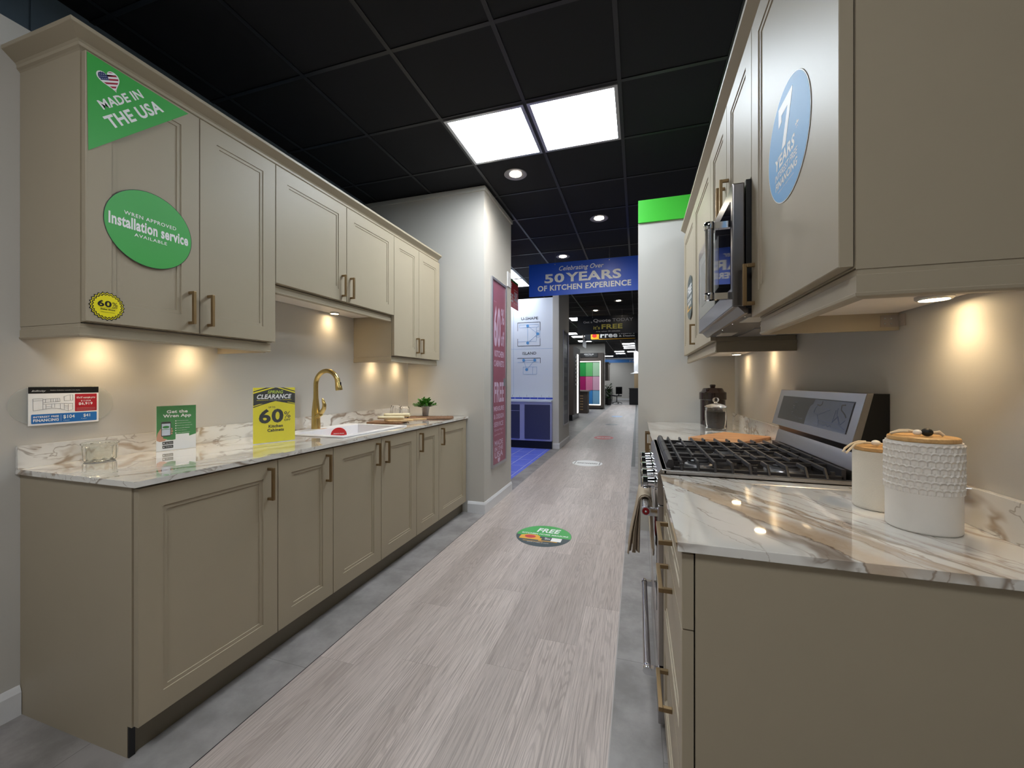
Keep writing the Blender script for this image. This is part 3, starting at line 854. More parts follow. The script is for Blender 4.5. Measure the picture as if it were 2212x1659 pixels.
T(b, fW, "10'x10' example price", 1.034, 1.168, 1.093, 1.178, .0088, bold=.02); T(b, fW, '$13,838', 1.047, 1.157, 1.078, 1.163, .0088); T(b, fW, '$6,919', 1.040, 1.142, 1.084, 1.154, .0088, bold=.018)
T(b, fW, 'INTEREST FREE', .910, 1.099, .981, 1.106, .0088, bold=.03); T(b, fW, 'FINANCING', .910, 1.084, .981, 1.095, .0088, bold=.045)
T(b, fW, '$104', .994, 1.090, 1.028, 1.106, .0088, bold=.018); T(b, fW, '$41', 1.055, 1.092, 1.076, 1.106, .0088, bold=.018)
T(b, fW, '2 years', .994, 1.082, 1.012, 1.086, .0088); T(b, fW, '5 years', 1.048, 1.085, 1.066, 1.089, .0088); b.rect(fW, .987, .9875, 1.082, 1.108, .0083, .0088)
T(b, fW, 'Infinity', .906, 1.198, .945, 1.206, .0088, shear=.4); T(b, fW, 'Kitchen Collection example price display', .957, 1.203, 1.045, 1.2065, .0088)
b.rect(fW, 1.034, 1.093, 1.130, 1.1304, .0083, .0088).rect(fW, 1.034, 1.093, 1.124, 1.1244, .0083, .0088)
b.build('lettering', M['white'], c)
# line drawing of a kitchen
b = MB()
def ln(b, fr, pts, w, n0, n1):
    for (x0, y0), (x1, y1) in zip(pts[:-1], pts[1:]):
        dx, dy = x1 - x0, y1 - y0; L = math.hypot(dx, dy)
        if L < 1e-6: continue
        ox, oy = -dy / L * w / 2, dx / L * w / 2
        b.prism([(x0 + ox, y0 + oy), (x1 + ox, y1 + oy), (x1 - ox, y1 - oy), (x0 - ox, y0 - oy)], fr, n0, n1)
def K(px, py): return (.897 + (px - 497) / (1766 - 497) * .207, 1.218 - (py - 115) / (830 - 115) * .1475)
for pts in ([(575, 335), (740, 335), (740, 540), (580, 555), (575, 335)], [(578, 372), (740, 372)], [(740, 345), (1030, 335), (1035, 395), (745, 410)], [(782, 345), (782, 405)], [(875, 345), (875, 405)], [(915, 345), (915, 400)], [(960, 345), (960, 400)], [(990, 335), (1000, 398)],
            [(745, 440), (1060, 432), (1265, 440), (1265, 560), (1182, 585), (1040, 535), (890, 515), (745, 535)], [(790, 450), (790, 525)], [(890, 445), (890, 515)], [(940, 440), (940, 505)], [(1040, 440), (1040, 535)], [(1110, 440), (1110, 555)], [(1182, 455), (1182, 585)], [(790, 490), (890, 485)],
            [(1105, 300), (1215, 270), (1268, 270), (1268, 380), (1110, 385), (1105, 300)], [(1215, 270), (1220, 380)], [(1115, 480), (1180, 490)], [(1115, 520), (1180, 530)]):
    ln(b, fW, [K(*p) for p in pts], .0006, .008, .0085)
b.build('kitchen_drawing', M['inkgrey'], c)

# ------------------------------------------------------------------ app card in an acrylic stand
P0 = Vector((-2.116, 1.274, .9145)); P1 = Vector((-2.083, 1.424, .9145))
fA = frame(P0, P1 - P0, (0, 0, 1))
t = thing('card_stand', ((P0 + P1) / 2)[:], 'clear stand with a green app card, beside the glass dish', 'sign holder')
MB().rect(fA, -.002, .156, 0, .213, .0012, .0028).rect(fA, -.002, .156, 0, .213, -.0045, -.003).rect(fA, -.002, .156, 0, .0018, -.055, -.0045).prism([(.045, .213), (.110, .213), (.10, .217), (.078, .2195), (.056, .217)], fA, -.0045, -.003).build('acrylic_stand', M['acr'], t)
c = MB().rect(fA, 0, .154, .002, .211, -.0028, 0).build('card', M['white'], t)
MB().prism([(0, .211), (.154, .211), (.154, .070), (.125, .062), (.06, .049), (0, .056)], fA, .0001, .0003).build('green_field', M['dgreen'], c)
b = MB()
T(b, fA, 'Get the', .038, .176, .120, .191, .0006, bold=.04); T(b, fA, 'Wren App', .024, .152, .134, .171, .0006, bold=.04)
for i in range(6):
    v = .138 - i * .0115
    b.prism(ellipse(.073, v, .0025, .0025, 10), fA, .0003, .0006)
    T(b, fA, ('Download your quote', 'See your kitchen plans', 'Book your fitting visit', 'Access the finance', 'Track delivery', 'Order appointments')[i], .078, v - .0018, .078 + (.045, .055, .060, .050, .038, .050)[i], v + .0022, .0006)
b.build('lettering', M['white'], c)
MB().rect(fA, .072, .126, .022, .075, .0003, .0005).build('code_square', M['white'], c)
MB().prism([(0, .062), (.004, .085), (.012, .100), (.020, .112), (.024, .112), (.024, .06), (.040, .055), (.030, .047), (.012, .045), (0, .052)], fA, .0004, .0006).prism(rrect(.050, .060, .098, .106, .003), fA, .0004, .0006).prism(rrect(.050, .062, .087, .095, .003), fA, .0004, .0006).prism(rrect(.050, .060, .076, .084, .003), fA, .0004, .0006).build('hand_picture', M['skin'], c)
MB().prism(rrect(.017, .054, .068, .137, .005), fA, .0007, .0009).prism(rrect(.022, .063, .012, .026, .001), fA, .0003, .0006).prism(rrect(.022, .063, .030, .044, .001), fA, .0003, .0006).build('phone_picture', M['inkblack'], c)
MB().rect(fA, .0195, .0515, .073, .128, .001, .0012).build('phone_screen', M['paleblue'], c)
MB().prism(ellipse(.035, .112, .013, .006, 20), fA, .0013, .0014).rect(fA, .0195, .0515, .1005, .1025, .0013, .0014).build('phone_screen_mark', M['dgreen'], c)
b = MB(); T(b, fA, 'App Store', .034, .033, .060, .039, .0008); T(b, fA, 'Google Play', .034, .016, .060, .022, .0008); b.prism(ellipse(.0275, .037, .003, .003, 12), fA, .0006, .0008); b.prism([(.025, .022), (.025, .015), (.031, .0185)], fA, .0006, .0008)
b.build('badge_lettering', M['white'], c)

# ------------------------------------------------------------------ clearance card
P0 = Vector((-1.894, 1.577, .9145)); P1 = Vector((-1.826, 1.775, .9145))
fC = frame(P0, P1 - P0, (0, 0, 1))
t = thing('card_stand', ((P0 + P1) / 2)[:], 'clear stand with a yellow spring clearance 60% off card, left of the sink', 'sign holder')
MB().rect(fC, -.002, .2115, 0, .299, .0012, .0028).rect(fC, -.002, .2115, 0, .299, -.0045, -.003).rect(fC, -.002, .2115, 0, .0025, -.085, -.0045).build('acrylic_stand', M['acr'], t)
c = MB().rect(fC, 0, .2095, .003, .294, -.0028, 0).build('card', M['yellow'], t)
W_ = .2095
MB().prism([(0, .275), (.06, .294), (.15, .294), (W_, .275), (W_, .200), (.108, .222), (0, .192)], fC, .0001, .0003).prism([(0, .190), (0, .194), (.02, .2), (.045, .208), (.045, .205)], fC, .0001, .0003).build('black_field', M['inkblack'], c)
b = MB().prism([(0, .262), (0, .270), (.085, .294), (.105, .294)], fC, .0004, .0006).prism([(W_, .262), (W_, .270), (.13, .294), (.115, .294)], fC, .0004, .0006).prism([(0, .200), (.03, .2085), (.045, .209), (0, .1955)], fC, .0004, .0006).prism([(W_, .207), (W_ - .04, .216), (W_ - .04, .213), (W_, .203)], fC, .0004, .0006)
b.rect(fC, .016, .073, .2270, .2285, .0004, .0006).rect(fC, .143, .190, .2270, .2285, .0004, .0006)
b.build('yellow_flashes', M['yellow'], c)
b = MB(); T(b, fC, 'SPRING', .068, .262, .147, .279, .0008, bold=.035, shear=.25); b.build('spring_lettering', M['limetext'], c)
b = MB(); T(b, fC, 'CLEARANCE', .017, .234, .190, .2585, .0008, bold=.06, shear=.25); T(b, fC, 'OFFERS END SOON', .077, .2265, .139, .2295, .0008); b.build('clearance_lettering', M['white'], c)
b = MB(); T(b, fC, 'UP TO', .073, .185, .106, .1935, .0008, bold=.02); T(b, fC, '60', .026, .105, .148, .181, .0008, bold=.055, space=.95); T(b, fC, '%', .152, .128, .185, .163, .0008); T(b, fC, 'OFF', .152, .111, .185, .123, .0008, bold=.01)
T(b, fC, 'Kitchen', .073, .080, .145, .096, .0008, bold=.03); T(b, fC, 'Cabinets', .067, .059, .150, .075, .0008, bold=.03)
b.build('lettering', M['inkblack'], c)

# ------------------------------------------------------------------ sink and tap
t = thing('sink', (-1.87, 2.255, .914), 'white rectangular drop-in sink let into the left worktop', 'sink')
b = MB()
X0, X1, Y0, Y1 = -2.135, -1.622, 1.918, 2.588
rim = [(X0, X1, Y0, 1.962), (X0, X1, 2.547, Y1), (-1.663, X1, 1.962, 2.547), (X0, -2.02, 1.962, 2.547)]
for r_ in rim: b.box(*r_, .9142, .9215)
b.build('rim', M['sink'], t, bev=.003)
bx0, bx1, by0, by1 = -2.02, -1.663, 1.962, 2.547
vs = [(bx0, by0, .9205), (bx1, by0, .9205), (bx1, by1, .9205), (bx0, by1, .9205), (bx0 + .018, by0 + .018, .72), (bx1 - .018, by0 + .018, .72), (bx1 - .018, by1 - .018, .72), (bx0 + .018, by1 - .018, .72)]
b = MB(); b.add(vs, [(0, 4, 5, 1), (1, 5, 6, 2), (2, 6, 7, 3), (3, 7, 4, 0), (4, 7, 6, 5)])
bo = b.build('basin', M['sink'], t)
sd = bo.modifiers.new('solid', 'SOLIDIFY'); sd.thickness = .008; sd.offset = -1
MB().lathe([(.045, 0), (.043, .003), (.03, .001), (.0005, .0)], (-1.86, 2.25, .7205), 24).build('drain', M['chrome'], t, smooth=True)
def pan(p, q_): return None
fS = frame((-1.938, 2.25, .880), (.758, .653, 0), (0, 0, 1))
pts = ellipse(0, 0, .050, .050, 40, R(-60), R(240)) + [(-.010, -.151), (.010, -.151)]
o = MB().prism(pts, fS, 0, .0015).build('price_card', M['red']); tag(o, 'red round-topped price card standing inside the white sink', 'card')
b = MB(); T(b, fS, 'POINTS FROM', -.032, .006, .032, .013, .002, bold=.03); T(b, fS, '$100', -.028, -.030, .028, -.003, .002, bold=.036); b.build('card_lettering', M['white'], o)
fS2 = frame((-2.03, 2.175, .9222), (-.25, 1, 0), (-1, -.25, 0))
o = MB().rect(frame((-2.035, 0, .9216), (0, 1, 0), (-1, 0, 0)), 2.195, 2.250, -.004, .018, .0, .0008).build('tap_label', ink('labelbrown', (176, 112, 40))); tag(o, 'small orange-brown label on the sink ledge below the gold tap', 'label')

t = thing('kitchen_tap', (-2.085, 2.21, .9215), 'brushed gold gooseneck tap behind the white sink', 'tap')
MB().lathe([(.029, 0), (.0285, .02), (.0275, .06), (.026, .12), (.021, .17), (.0165, .21), (.0155, .25), (.0152, .27)], (-2.093, 2.21, .9215), 36).build('body', M['gold'], t, smooth=True)
path = []; rad = []
path.append((-2.093, 2.21, 1.185)); rad.append(.0152)
for i in range(22):
    a = math.pi * (1 - i / 21 * .93)
    path.append((-2.002 + .091 * math.cos(a), 2.21 - .0 * i, 1.222 + .093 * math.sin(a))); rad.append(.0152)
MB().tube(path, rad, 20).build('spout', M['gold'], t, smooth=True)
px, py, pz = path[-1]
hp_ = [(px, py, pz), (px + .002, py, pz - .01), (px + .008, py, pz - .035), (px + .012, py, pz - .055), (px + .0125, py, pz - .058)]
hd = MB().tube([(px - .003, py, pz + .02)] + hp_, [.0162, .0172, .018, .0215, .0225, .021], 24).build('spray_head', M['gold'], t, smooth=True)
MB().box(px + .020, px + .026, 2.204, 2.216, pz - .035, pz - .004).build('spray_button', M['black'], hd, bev=.001)
lv = MB().tube([(-2.074, 2.200, 1.005), (-2.05, 2.195, 1.018), (-2.035, 2.192, 1.026)], [.016, .017, .017], 20).build('lever_hub', M['gold'], t, smooth=True)
MB().tube([(-2.045, 2.193, 1.028), (-2.022, 2.19, 1.040), (-2.004, 2.187, 1.062), (-1.999, 2.185, 1.088), (-2.006, 2.183, 1.112), (-2.014, 2.182, 1.130)], [.013, .015, .014, .0125, .010, .004], 16).build('lever', M['gold'], t, smooth=True)

# ------------------------------------------------------------------ glass dish
t = thing('glass_dish', (-2.112, 1.069, .914), 'small fluted glass dish on the left worktop near its end', 'dish')
def flute(prof_o, prof_i, c, n=96, k=12, amp=.0016):
    b = MB(); prof = prof_o + prof_i[::-1]; vs = []; fs = []
    no = len(prof_o)
    for j, (r, z) in enumerate(prof):
        for i in range(n):
            a = 2 * math.pi * i / n
            rr = r + (amp * math.cos(a * k) if (j < no and .008 < z < .06) else 0)
            vs.append((c[0] + rr * math.cos(a), c[1] + rr * math.sin(a), c[2] + z))
    L = len(prof)
    for j in range(L - 1):
        for i in range(n): fs.append((j * n + i, j * n + (i + 1) % n, (j + 1) * n + (i + 1) % n, (j + 1) * n + i))
    fs.append(tuple(range(n - 1, -1, -1))); fs.append(tuple((L - 1) * n + i for i in range(n)))
    b.add(vs, fs); return b
flute([(.045, .0005), (.048, .004), (.050, .01), (.052, .055), (.0525, .066), (.0565, .068), (.0575, .072), (.056, .076)],
      [(.045, .006), (.047, .012), (.0485, .06), (.0500, .075)], (-2.112, 1.069, .9145)).build('bowl', M['glassgreen'], t, smooth=True, ang=60)

# ------------------------------------------------------------------ boards, napkins, glasses, plant
def rot_frame(c, ang, z=0):
    ca, sa = math.cos(ang), math.sin(ang)
    return lambda u, v, n=0.0: Vector((c[0] + u * ca - v * sa, c[1] + u * sa + v * ca, z + n))
fb = rot_frame((-1.885, 2.745), R(12), .9145)
t = thing('chopping_board', fb(0, 0)[:], 'two-tone wooden board on the left worktop under rolled cream cloths', 'chopping board')
MB().prism(rrect(-.15, .125, -.095, .095, .03), fb, 0, .014).build('board', M['walnut'], t, bev=.002)
fb2 = rot_frame((-1.80, 2.81), R(50), .929)
t = thing('chopping_board', fb2(0, 0)[:], 'pale wooden paddle board lying on top of the two-tone board', 'chopping board')
MB().prism(rrect(-.13, .07, -.075, .075, .02), fb2, 0, .013).prism(rrect(.065, .20, -.017, .017, .012), fb2, .0, .013).build('board', M['birch'], t, bev=.002)
def roll(p0, p1, r, name_label, z):
    t = thing('rolled_cloth', ((Vector(p0) + Vector(p1)) / 2)[:], name_label, 'cloth', 'rolled cream cloths on the wooden boards')
    P0_, P1_ = Vector(p0), Vector(p1); d = (P1_ - P0_).normalized(); s_ = Vector((d.y, -d.x, 0)); up = Vector((0, 0, 1))
    b = MB(); n = 90; vs = []
    for k in range(9):
        pk = P0_ + (P1_ - P0_) * k / 8
        for i in range(n):
            a = 2 * math.pi * 2.6 * i / (n - 1); rr = r * (.28 + .72 * i / (n - 1))
            wob = 1 + .05 * math.sin(k * 1.7 + a)
            vs.append(pk + s_ * (rr * 1.35 * math.cos(a) * wob) + up * (rr * .85 * math.sin(a) * wob))
    fs = [(k * n + i, k * n + i + 1, (k + 1) * n + i + 1, (k + 1) * n + i) for k in range(8) for i in range(n - 1)]
    b.add(vs, fs)
    o = b.build('cloth', M['napkin'], t, smooth=True, ang=80); sd = o.modifiers.new('solid', 'SOLIDIFY'); sd.thickness = .0022
roll((-1.965, 2.72, .957), (-1.775, 2.79, .957), .0145, 'rolled cream cloth lying nearer the worktop front, on the boards', 0)
roll((-1.96, 2.795, .971), (-1.77, 2.87, .971), .0175, 'larger rolled cream cloth at the back of the boards', 0)

def lathe_glass(c, prof_o, prof_i, t, name='bowl', n=40, m=None):
    MB().lathe(prof_o + prof_i[::-1], c, n).build(name, m or M['glass'], t, smooth=True, ang=60)
GL = 'stemless glasses standing by the potted plant'
def tumbler(x, y, label):
    t = thing('stemless_glass', (x, y, .9145), label, 'glass', GL)
    po = [(.0005, .0), (.018, .0005), (.032, .012), (.042, .035), (.0455, .055), (.043, .08), (.037, .112), (.0362, .114)]
    pi_ = [(.0005, .009), (.016, .011), (.030, .020), (.0405, .038), (.0440, .055), (.0416, .08), (.0356, .112)]
    lathe_glass((x, y, .9146), po, pi_, t); return t
tumbler(-1.925, 3.035, 'stemless glass nearest the camera, right of the rolled cloths')
tumbler(-2.035, 3.09, 'stemless glass in the middle of the three behind the boards')
tumbler(-2.115, 3.185, 'stemless glass farthest left of the three by the upstand')

fm = rot_frame((-1.80, 3.22), R(20), .9145)
b = MB()
random.seed(3)
for i in range(16):
    v = -.125 + i * .0165
    for k in (0,):
        pts = [(-.19 + random.uniform(-.012, .012), v), (-.06, v + random.uniform(-.003, .003)), (.06, v + random.uniform(-.003, .003)), (.21 + random.uniform(-.015, .015), v)]
        b.tube([fm(u, vv, .005 + .003 * random.random()) for u, vv in pts], .006, 7)
for i in range(13):
    u = -.17 + i * .03
    b.tube([fm(u, -.13 + .26 * k / 8, .008 + .004 * ((k + i) % 2)) for k in range(9)], .003, 6)
o = b.build('woven_mat', M['wicker'], smooth=True); tag(o, 'brown woven mat under the potted plant at the far end of the left worktop', 'mat')
t = thing('potted_plant', (-1.865, 3.29, .93), 'leafy green plant in a small tin pot on the woven mat', 'plant')
MB().lathe([(.026, 0), (.027, .002), (.0365, .082), (.038, .084), (.038, .087), (.0355, .087), (.034, .078), (.0005, .078)], (-1.865, 3.29, .931), 36).build('pot', M['tin'], t, smooth=True)
b = MB(); bs = MB()
def leaf(b, p, d, L, w):
    d = d.normalized(); s_ = d.cross(Vector((0, 0, 1)))
    if s_.length < .1: s_ = Vector((1, 0, 0))
    s_.normalize(); nn = s_.cross(d)
    b.add([p, p + d * L * .3 + s_ * w * .8 + nn * w * .15, p + d * L * .7 + s_ * w - nn * L * .04, p + d * L - nn * L * .12, p + d * L * .7 - s_ * w - nn * L * .04, p + d * L * .3 - s_ * w * .8 + nn * w * .15, p + d * L * .5 - nn * .1 * w],
          [(0, 1, 6), (1, 2, 6), (2, 3, 6), (3, 4, 6), (4, 5, 6), (5, 0, 6)])
random.seed(11)
c0 = Vector((-1.865, 3.29, 1.005))
for i in range(62):
    a = random.uniform(0, 2 * math.pi); el = random.uniform(.1, 1.45)
    d = Vector((math.cos(a) * math.cos(el), math.sin(a) * math.cos(el), math.sin(el) * .75))
    tip = c0 + d * random.uniform(.05, .105); tip.z += .006
    bs.tube([c0 + Vector((0, 0, -.01)), c0 + d * .03, tip], .0012, 5)
    for k in range(7):
        dd = (d + Vector((random.uniform(-1, 1), random.uniform(-1, 1), random.uniform(-.4, .9))) * .9)
        leaf(b, tip - d * random.uniform(0, .03), dd, random.uniform(.020, .033), random.uniform(.008, .012))
b.build('leaves', M['leaf'], t); bs.build('stems', M['leafd'], t)

# ------------------------------------------------------------------ range
YA, YB = 1.5005, 2.2615
t = thing('range_cooker', (.40, 1.881, 0), 'stainless steel gas range with black grates between the right worktops', 'cooker')
MB().box(.11, .72, YA + .002, YB - .002, .04, .905).build('body', M['black'], t)
# cooktop tray and rim
b = MB()
b.box(.086, .64, YA - .004, YA + .012, .9145, .930).box(.086, .64, YB - .012, YB + .004, .9145, .930).box(.080, .100, YA - .004, YB + .004, .9145, .932)
b.build('cooktop_rim', M['steel'], t, bev=.004)
MB().box(.10, .64, YA + .012, YB - .012, .905, .921).build('cooktop', M['enamel'], t)
# control panel
b = MB(); b.prism([(.080, .932), (.11, .932), (.11, .805), (.080, .805), (.068, .812), (.068, .915)], lambda u, v, n: Vector((u, n, v)), YA, YB)
b.build('control_panel', M['steel'], t)
for i in range(5):
    y = 1.60 + i * .14
    k = MB().lathe([(.026, 0), (.026, .006), (.021, .008), (.019, .03), (.0225, .032), (.0225, .048), (.020, .051), (.0005, .051)], None, 28, ax=lambda x, yy, z, y=y: (.068 - z, y + x, .858 + yy)).build('knob', M['chrome'], t, smooth=True)
    MB().box(.012, .020, y - .003, y + .003, .84, .876).build('pointer', M['chrome'], k)
# doors
MB().box(.070, .11, YA + .004, YB - .004, .235, .800).build('oven_door', M['steel'], t, bev=.003)
MB().box(.0685, .0705, YA + .10, YB - .10, .38, .70).build('oven_window', M['blackglass'], t)
MB().box(.070, .11, YA + .004, YB - .004, .03, .228).build('warming_drawer', M['steel'], t, bev=.003)
def bar(name, x, z, ya, yb, px, medal=True):
    h = MB().tube([(x, ya + .014, z), (x, yb - .014, z)], .0135, 24).build(name, M['steel'], t, smooth=True)
    for yy in (ya, yb):
        b = MB()
        b.lathe([(.0155, -.012), (.0165, -.009), (.0165, .009), (.0155, .012)], None, 28, ax=lambda a, c_, zz, yy=yy: (x + a, yy + zz, z + c_))
        b.box(x, px, yy - .010, yy + .010, z - .016, z + .010)
        b.build('end_bracket', M['chrome'], h, smooth=True)
    if medal:
        b = MB().lathe([(.0125, 0), (.0125, -.002), (.011, -.0035), (.0005, -.0035)], None, 28, ax=lambda a, c_, zz: (x + a, ya - .012 + zz, z + c_))
        b.build('medallion', ink('medalred', (130, 18, 24), .15), h, smooth=True)
        MB().lathe([(.0035, 0), (.002, -.001)], None, 12, ax=lambda a, c_, zz: (x + a, ya - .0157 + zz, z + c_)).build('medallion_mark', M['alu'], h)
    return h
bar('oven_handle', .029, .768, 1.545, 2.215, .071)
bar('drawer_handle', .034, .190, 1.545, 2.215, .071, False)
# backguard
fG = lambda u, v, n: Vector((u, n, v))
b = MB(); b.prism([(.652, .921), (.640, .921), (.641, .940), (.655, 1.0), (.660, 1.010), (.70, 1.010), (.70, .921)], fG, YA, YB); b.build('backguard_riser', M['steel'], t, smooth=True)
MB().prism([(.662, 1.010), (.70, 1.010), (.70, 1.05), (.652, 1.05)], fG, YA + .01, YB - .01).build('vent_slot', M['black'], t)
MB().prism([(.700, .92), (.729, .92), (.729, 1.200), (.676, 1.200), (.650, 1.05)], fG, YA - .0012, YB + .001).build('backguard_side', M['black'], t)
b = MB(); b.prism([(.631, 1.037), (.652, 1.034), (.690, 1.2015), (.672, 1.2015)], fG, YA - .002, YB + .002)
pn = b.build('control_display_panel', M['steel'], t, bev=.0015)
# frame lying on the tilted panel face
Ud = Vector((0, -1, 0)); Vd = Vector((.672 - .631, 0, 1.2015 - 1.037)).normalized()
fD = frame(Vector((.631, 0, 1.037)), Ud, Vd)
MB().rect(fD, -2.205, -1.548, .032, .140, -.0005, .0009).build('display_window', mat('display_glass', (52, 47, 44), rough=.12, spec=.25), pn)
# protective film still half on the display
film = [(-1.885, .032), (-1.552, .032), (-1.552, .136), (-1.845, .136), (-1.852, .118), (-1.872, .108), (-1.882, .085), (-1.886, .060)]
fo = MB().prism(film, fD, .0012, .0018).build('protective_film', mat('film', (122, 128, 146), rough=.2, spec=.3), pn)
b = MB()
for pts in ([(-1.80, .118), (-1.82, .105), (-1.825, .085), (-1.78, .080), (-1.72, .098), (-1.70, .103), (-1.72, .106), (-1.76, .104)], [(-1.79, .079), (-1.775, .062), (-1.70, .058), (-1.62, .058), (-1.565, .046)], [(-1.77, .062), (-1.76, .036)], [(-1.655, .105), (-1.660, .060), (-1.63, .085), (-1.60, .058), (-1.575, .075)],
            [(-1.80, .046), (-1.72, .043), (-1.70, .049), (-1.685, .042), (-1.67, .049), (-1.655, .042), (-1.56, .040)], [(-1.645, .112), (-1.64, .090), (-1.61, .060)]):
    ln(b, fD, pts, .0016, .0018, .0022)
b.build('film_creases', ink('crease', (54, 72, 120)), pn)
b = MB()
ln(b, fD, [(-1.815, .117), (-1.79, .114), (-1.775, .120), (-1.775, .132)], .004, .0018, .0023); ln(b, fD, [(-1.60, .126), (-1.625, .124), (-1.62, .108), (-1.59, .095), (-1.575, .085)], .004, .0018, .0023)
b.build('film_marks', M['inkblack'], pn)
b = MB()
for i, (u, v, w_) in enumerate(((-2.04, .114, .03), (-2.05, .098, .02), (-2.045, .088, .03), (-2.05, .070, .02), (-2.05, .062, .035), (-2.0, .052, .03), (-1.96, .050, .04))): T(b, fD, ('Bake', 'Broil', 'Timer', 'Clean', 'Convect', 'Start', 'Cancel')[i], u, v, u + w_, v + .005, .0014)
b.build('display_lettering', M['grey'], pn)
# burners
for (x, y, r_) in ((.22, 1.66, .040), (.50, 1.66, .050), (.36, 1.881, .055), (.22, 2.10, .045), (.50, 2.10, .036)):
    bb = MB().lathe([(r_ * 1.25, 0), (r_ * 1.2, .006), (r_ * .95, .008), (r_ * .95, .016), (r_ * .5, .016)], (x, y, .9212), 36).build('burner', M['alu'], t, smooth=True)
    MB().lathe([(r_ * .9, 0), (r_ * .92, .004), (r_ * .8, .008), (.0005, .009)], (x, y, .9374), 32).build('burner_cap', M['iron'], bb, smooth=True)
# grates: three side by side along the range
ZG = .957
def grate(y0, y1, near=False, far=False):
    b = MB()
    w = .006
    for yy, nr in ((y0 + w, near), (y1 - w, far)): b.box(.118, .628, yy - w, yy + w, .9235 if nr else ZG - .022, ZG - (.022 if nr else .008))
    b.prism([(.100, .9215), (.124, .9215), (.124, ZG - .004), (.118, ZG + .003), (.106, ZG + .003), (.098, ZG - .012)], fG, y0, y1)
    b.prism([(.622, .9215), (.634, .9215), (.634, ZG), (.622, ZG)], fG, y0, y1)
    n = 9
    for i in range(n):
        x = .150 + i * .054
        long_ = i % 2 == 0
        segs = [(y0, y1)] if long_ else [(y0, y0 + .085), (y1 - .085, y1)]
        for a, c_ in segs:
            a2 = a + (.014 if (near and a == y0) else 0); c2 = c_ - (.014 if (far and c_ == y1) else 0)
            b.prism([(x - .0055, ZG - .012), (x + .0055, ZG - .012), (x + .0035, ZG), (x - .0035, ZG)], fG, a2, c2)
            if near and a == y0:
                b.add([(x - .0055, a2, ZG - .012), (x + .0055, a2, ZG - .012), (x + .0035, a2, ZG), (x - .0035, a2, ZG), (x - .005, a - .004, .9215), (x + .005, a - .004, .9215), (x + .004, a - .012, .9225), (x - .004, a - .012, .9225)],
                      [(0, 1, 5, 4), (1, 2, 6, 5), (2, 3, 7, 6), (3, 0, 4, 7), (4, 5, 6, 7)])
    ym = (y0 + y1) / 2
    b.box(.118, .628, ym - .004, ym + .004, ZG - .016, ZG - .004)
    for x in (.15, .38, .60):
        b.box(x - .006, x + .006, y0 + .002, y0 + .012, .9215, ZG - .01).box(x - .006, x + .006, y1 - .012, y1 - .002, .9215, ZG - .01)
    b.build('grate', M['iron'], t, bev=.0012)
grate(1.535, 1.762, near=True); grate(1.768, 1.994); grate(2.000, 2.228, far=True)

# towel over the oven handle
b = MB(); Xh, Zh, Rh = .029, .768, .0165
ny, nt = 40, 44
vs = []
for layer, (y0, y1, lf, lb, sf, sb, ph) in enumerate(((1.665, 1.86, .222, .205, .030, .004, .4), (1.655, 1.85, .214, .196, .016, .010, 1.9), (1.66, 1.865, .205, .21, .004, .014, 3.3))):
    base = len(b.v)
    Rl = Rh + .0036 * (2 - layer)
    vs = []
    for j in range(ny + 1):
        u = j / ny; y = y0 + (y1 - y0) * u
        for i in range(nt + 1):
            s_ = i / nt * 2 - 1           # -1 front hem ... +1 back hem
            if abs(s_) < .12:
                a = s_ / .12 * math.pi / 2
                x = Xh + Rl * math.sin(a); z = Zh + Rl * math.cos(a); yy = y
            else:
                k = (abs(s_) - .12) / .88
                L = lf if s_ < 0 else lb
                wv = math.sin(u * math.pi * 6.0 + ph)
                amp = .006 * min(1, k * 1.6)
                gather = 1 - .25 * math.sin(min(1, k * 1.3) * math.pi / 2)
                yy = (y0 + y1) / 2 + (y - (y0 + y1) / 2) * gather - .02 * k
                x = Xh - (Rl + sf * k + amp * (1 + wv)) if s_ < 0 else min(.0655, Xh + Rl + sb * k + amp * .4 * wv)
                z = Zh - k * L + .008 * math.sin(u * 9 + ph) * k
            vs.append((x, yy, z))
    b.add(vs, [(j * (nt + 1) + i, j * (nt + 1) + i + 1, (j + 1) * (nt + 1) + i + 1, (j + 1) * (nt + 1) + i) for j in range(ny) for i in range(nt)])
o = b.build('tea_towel', M['linen'], smooth=True, ang=80); sd = o.modifiers.new('solid', 'SOLIDIFY'); sd.thickness = .0028; sd.offset = 1
tag(o, 'beige linen towel draped over the oven door handle', 'towel')

# ------------------------------------------------------------------ microwave
t = thing('microwave', (.51, 1.855, 1.484), 'stainless over-the-range microwave between the right wall cabinets', 'microwave')
ya, yb, xm = 1.4755, 2.2345, .298
MB().box(.338, .725, ya + .001, yb - .001, 1.478, 1.898).build('body', M['black'], t)
MB().box(xm, .334, ya - .0015, yb, 1.484, 1.890).build('door', M['steeld'], t, bev=.004)
fm_ = frl(xm)
MB().prism(rrect(-2.195, -ya - .026, 1.548, 1.842, .006), fm_, -.001, .0012).build('door_glass', M['blackglass'], t)
MB().prism(rrect(-2.14, -1.70, 1.60, 1.80, .012), fm_, .0014, .0018).build('window', M['greyglass'], t)
h = MB().tube([(.236, 1.520, 1.535), (.236, 1.520, 1.765)], .0135, 24).build('door_handle', M['steel'], t, smooth=True)
for z in (1.530, 1.772):
    MB().lathe([(.0155, -.012), (.0168, -.009), (.0168, .009), (.0155, .012)], (.236, 1.520, z), 28).box(.236, xm + .002, 1.511, 1.529, z - .012, z + .010).build('handle_bracket', M['chrome'], h, smooth=True)
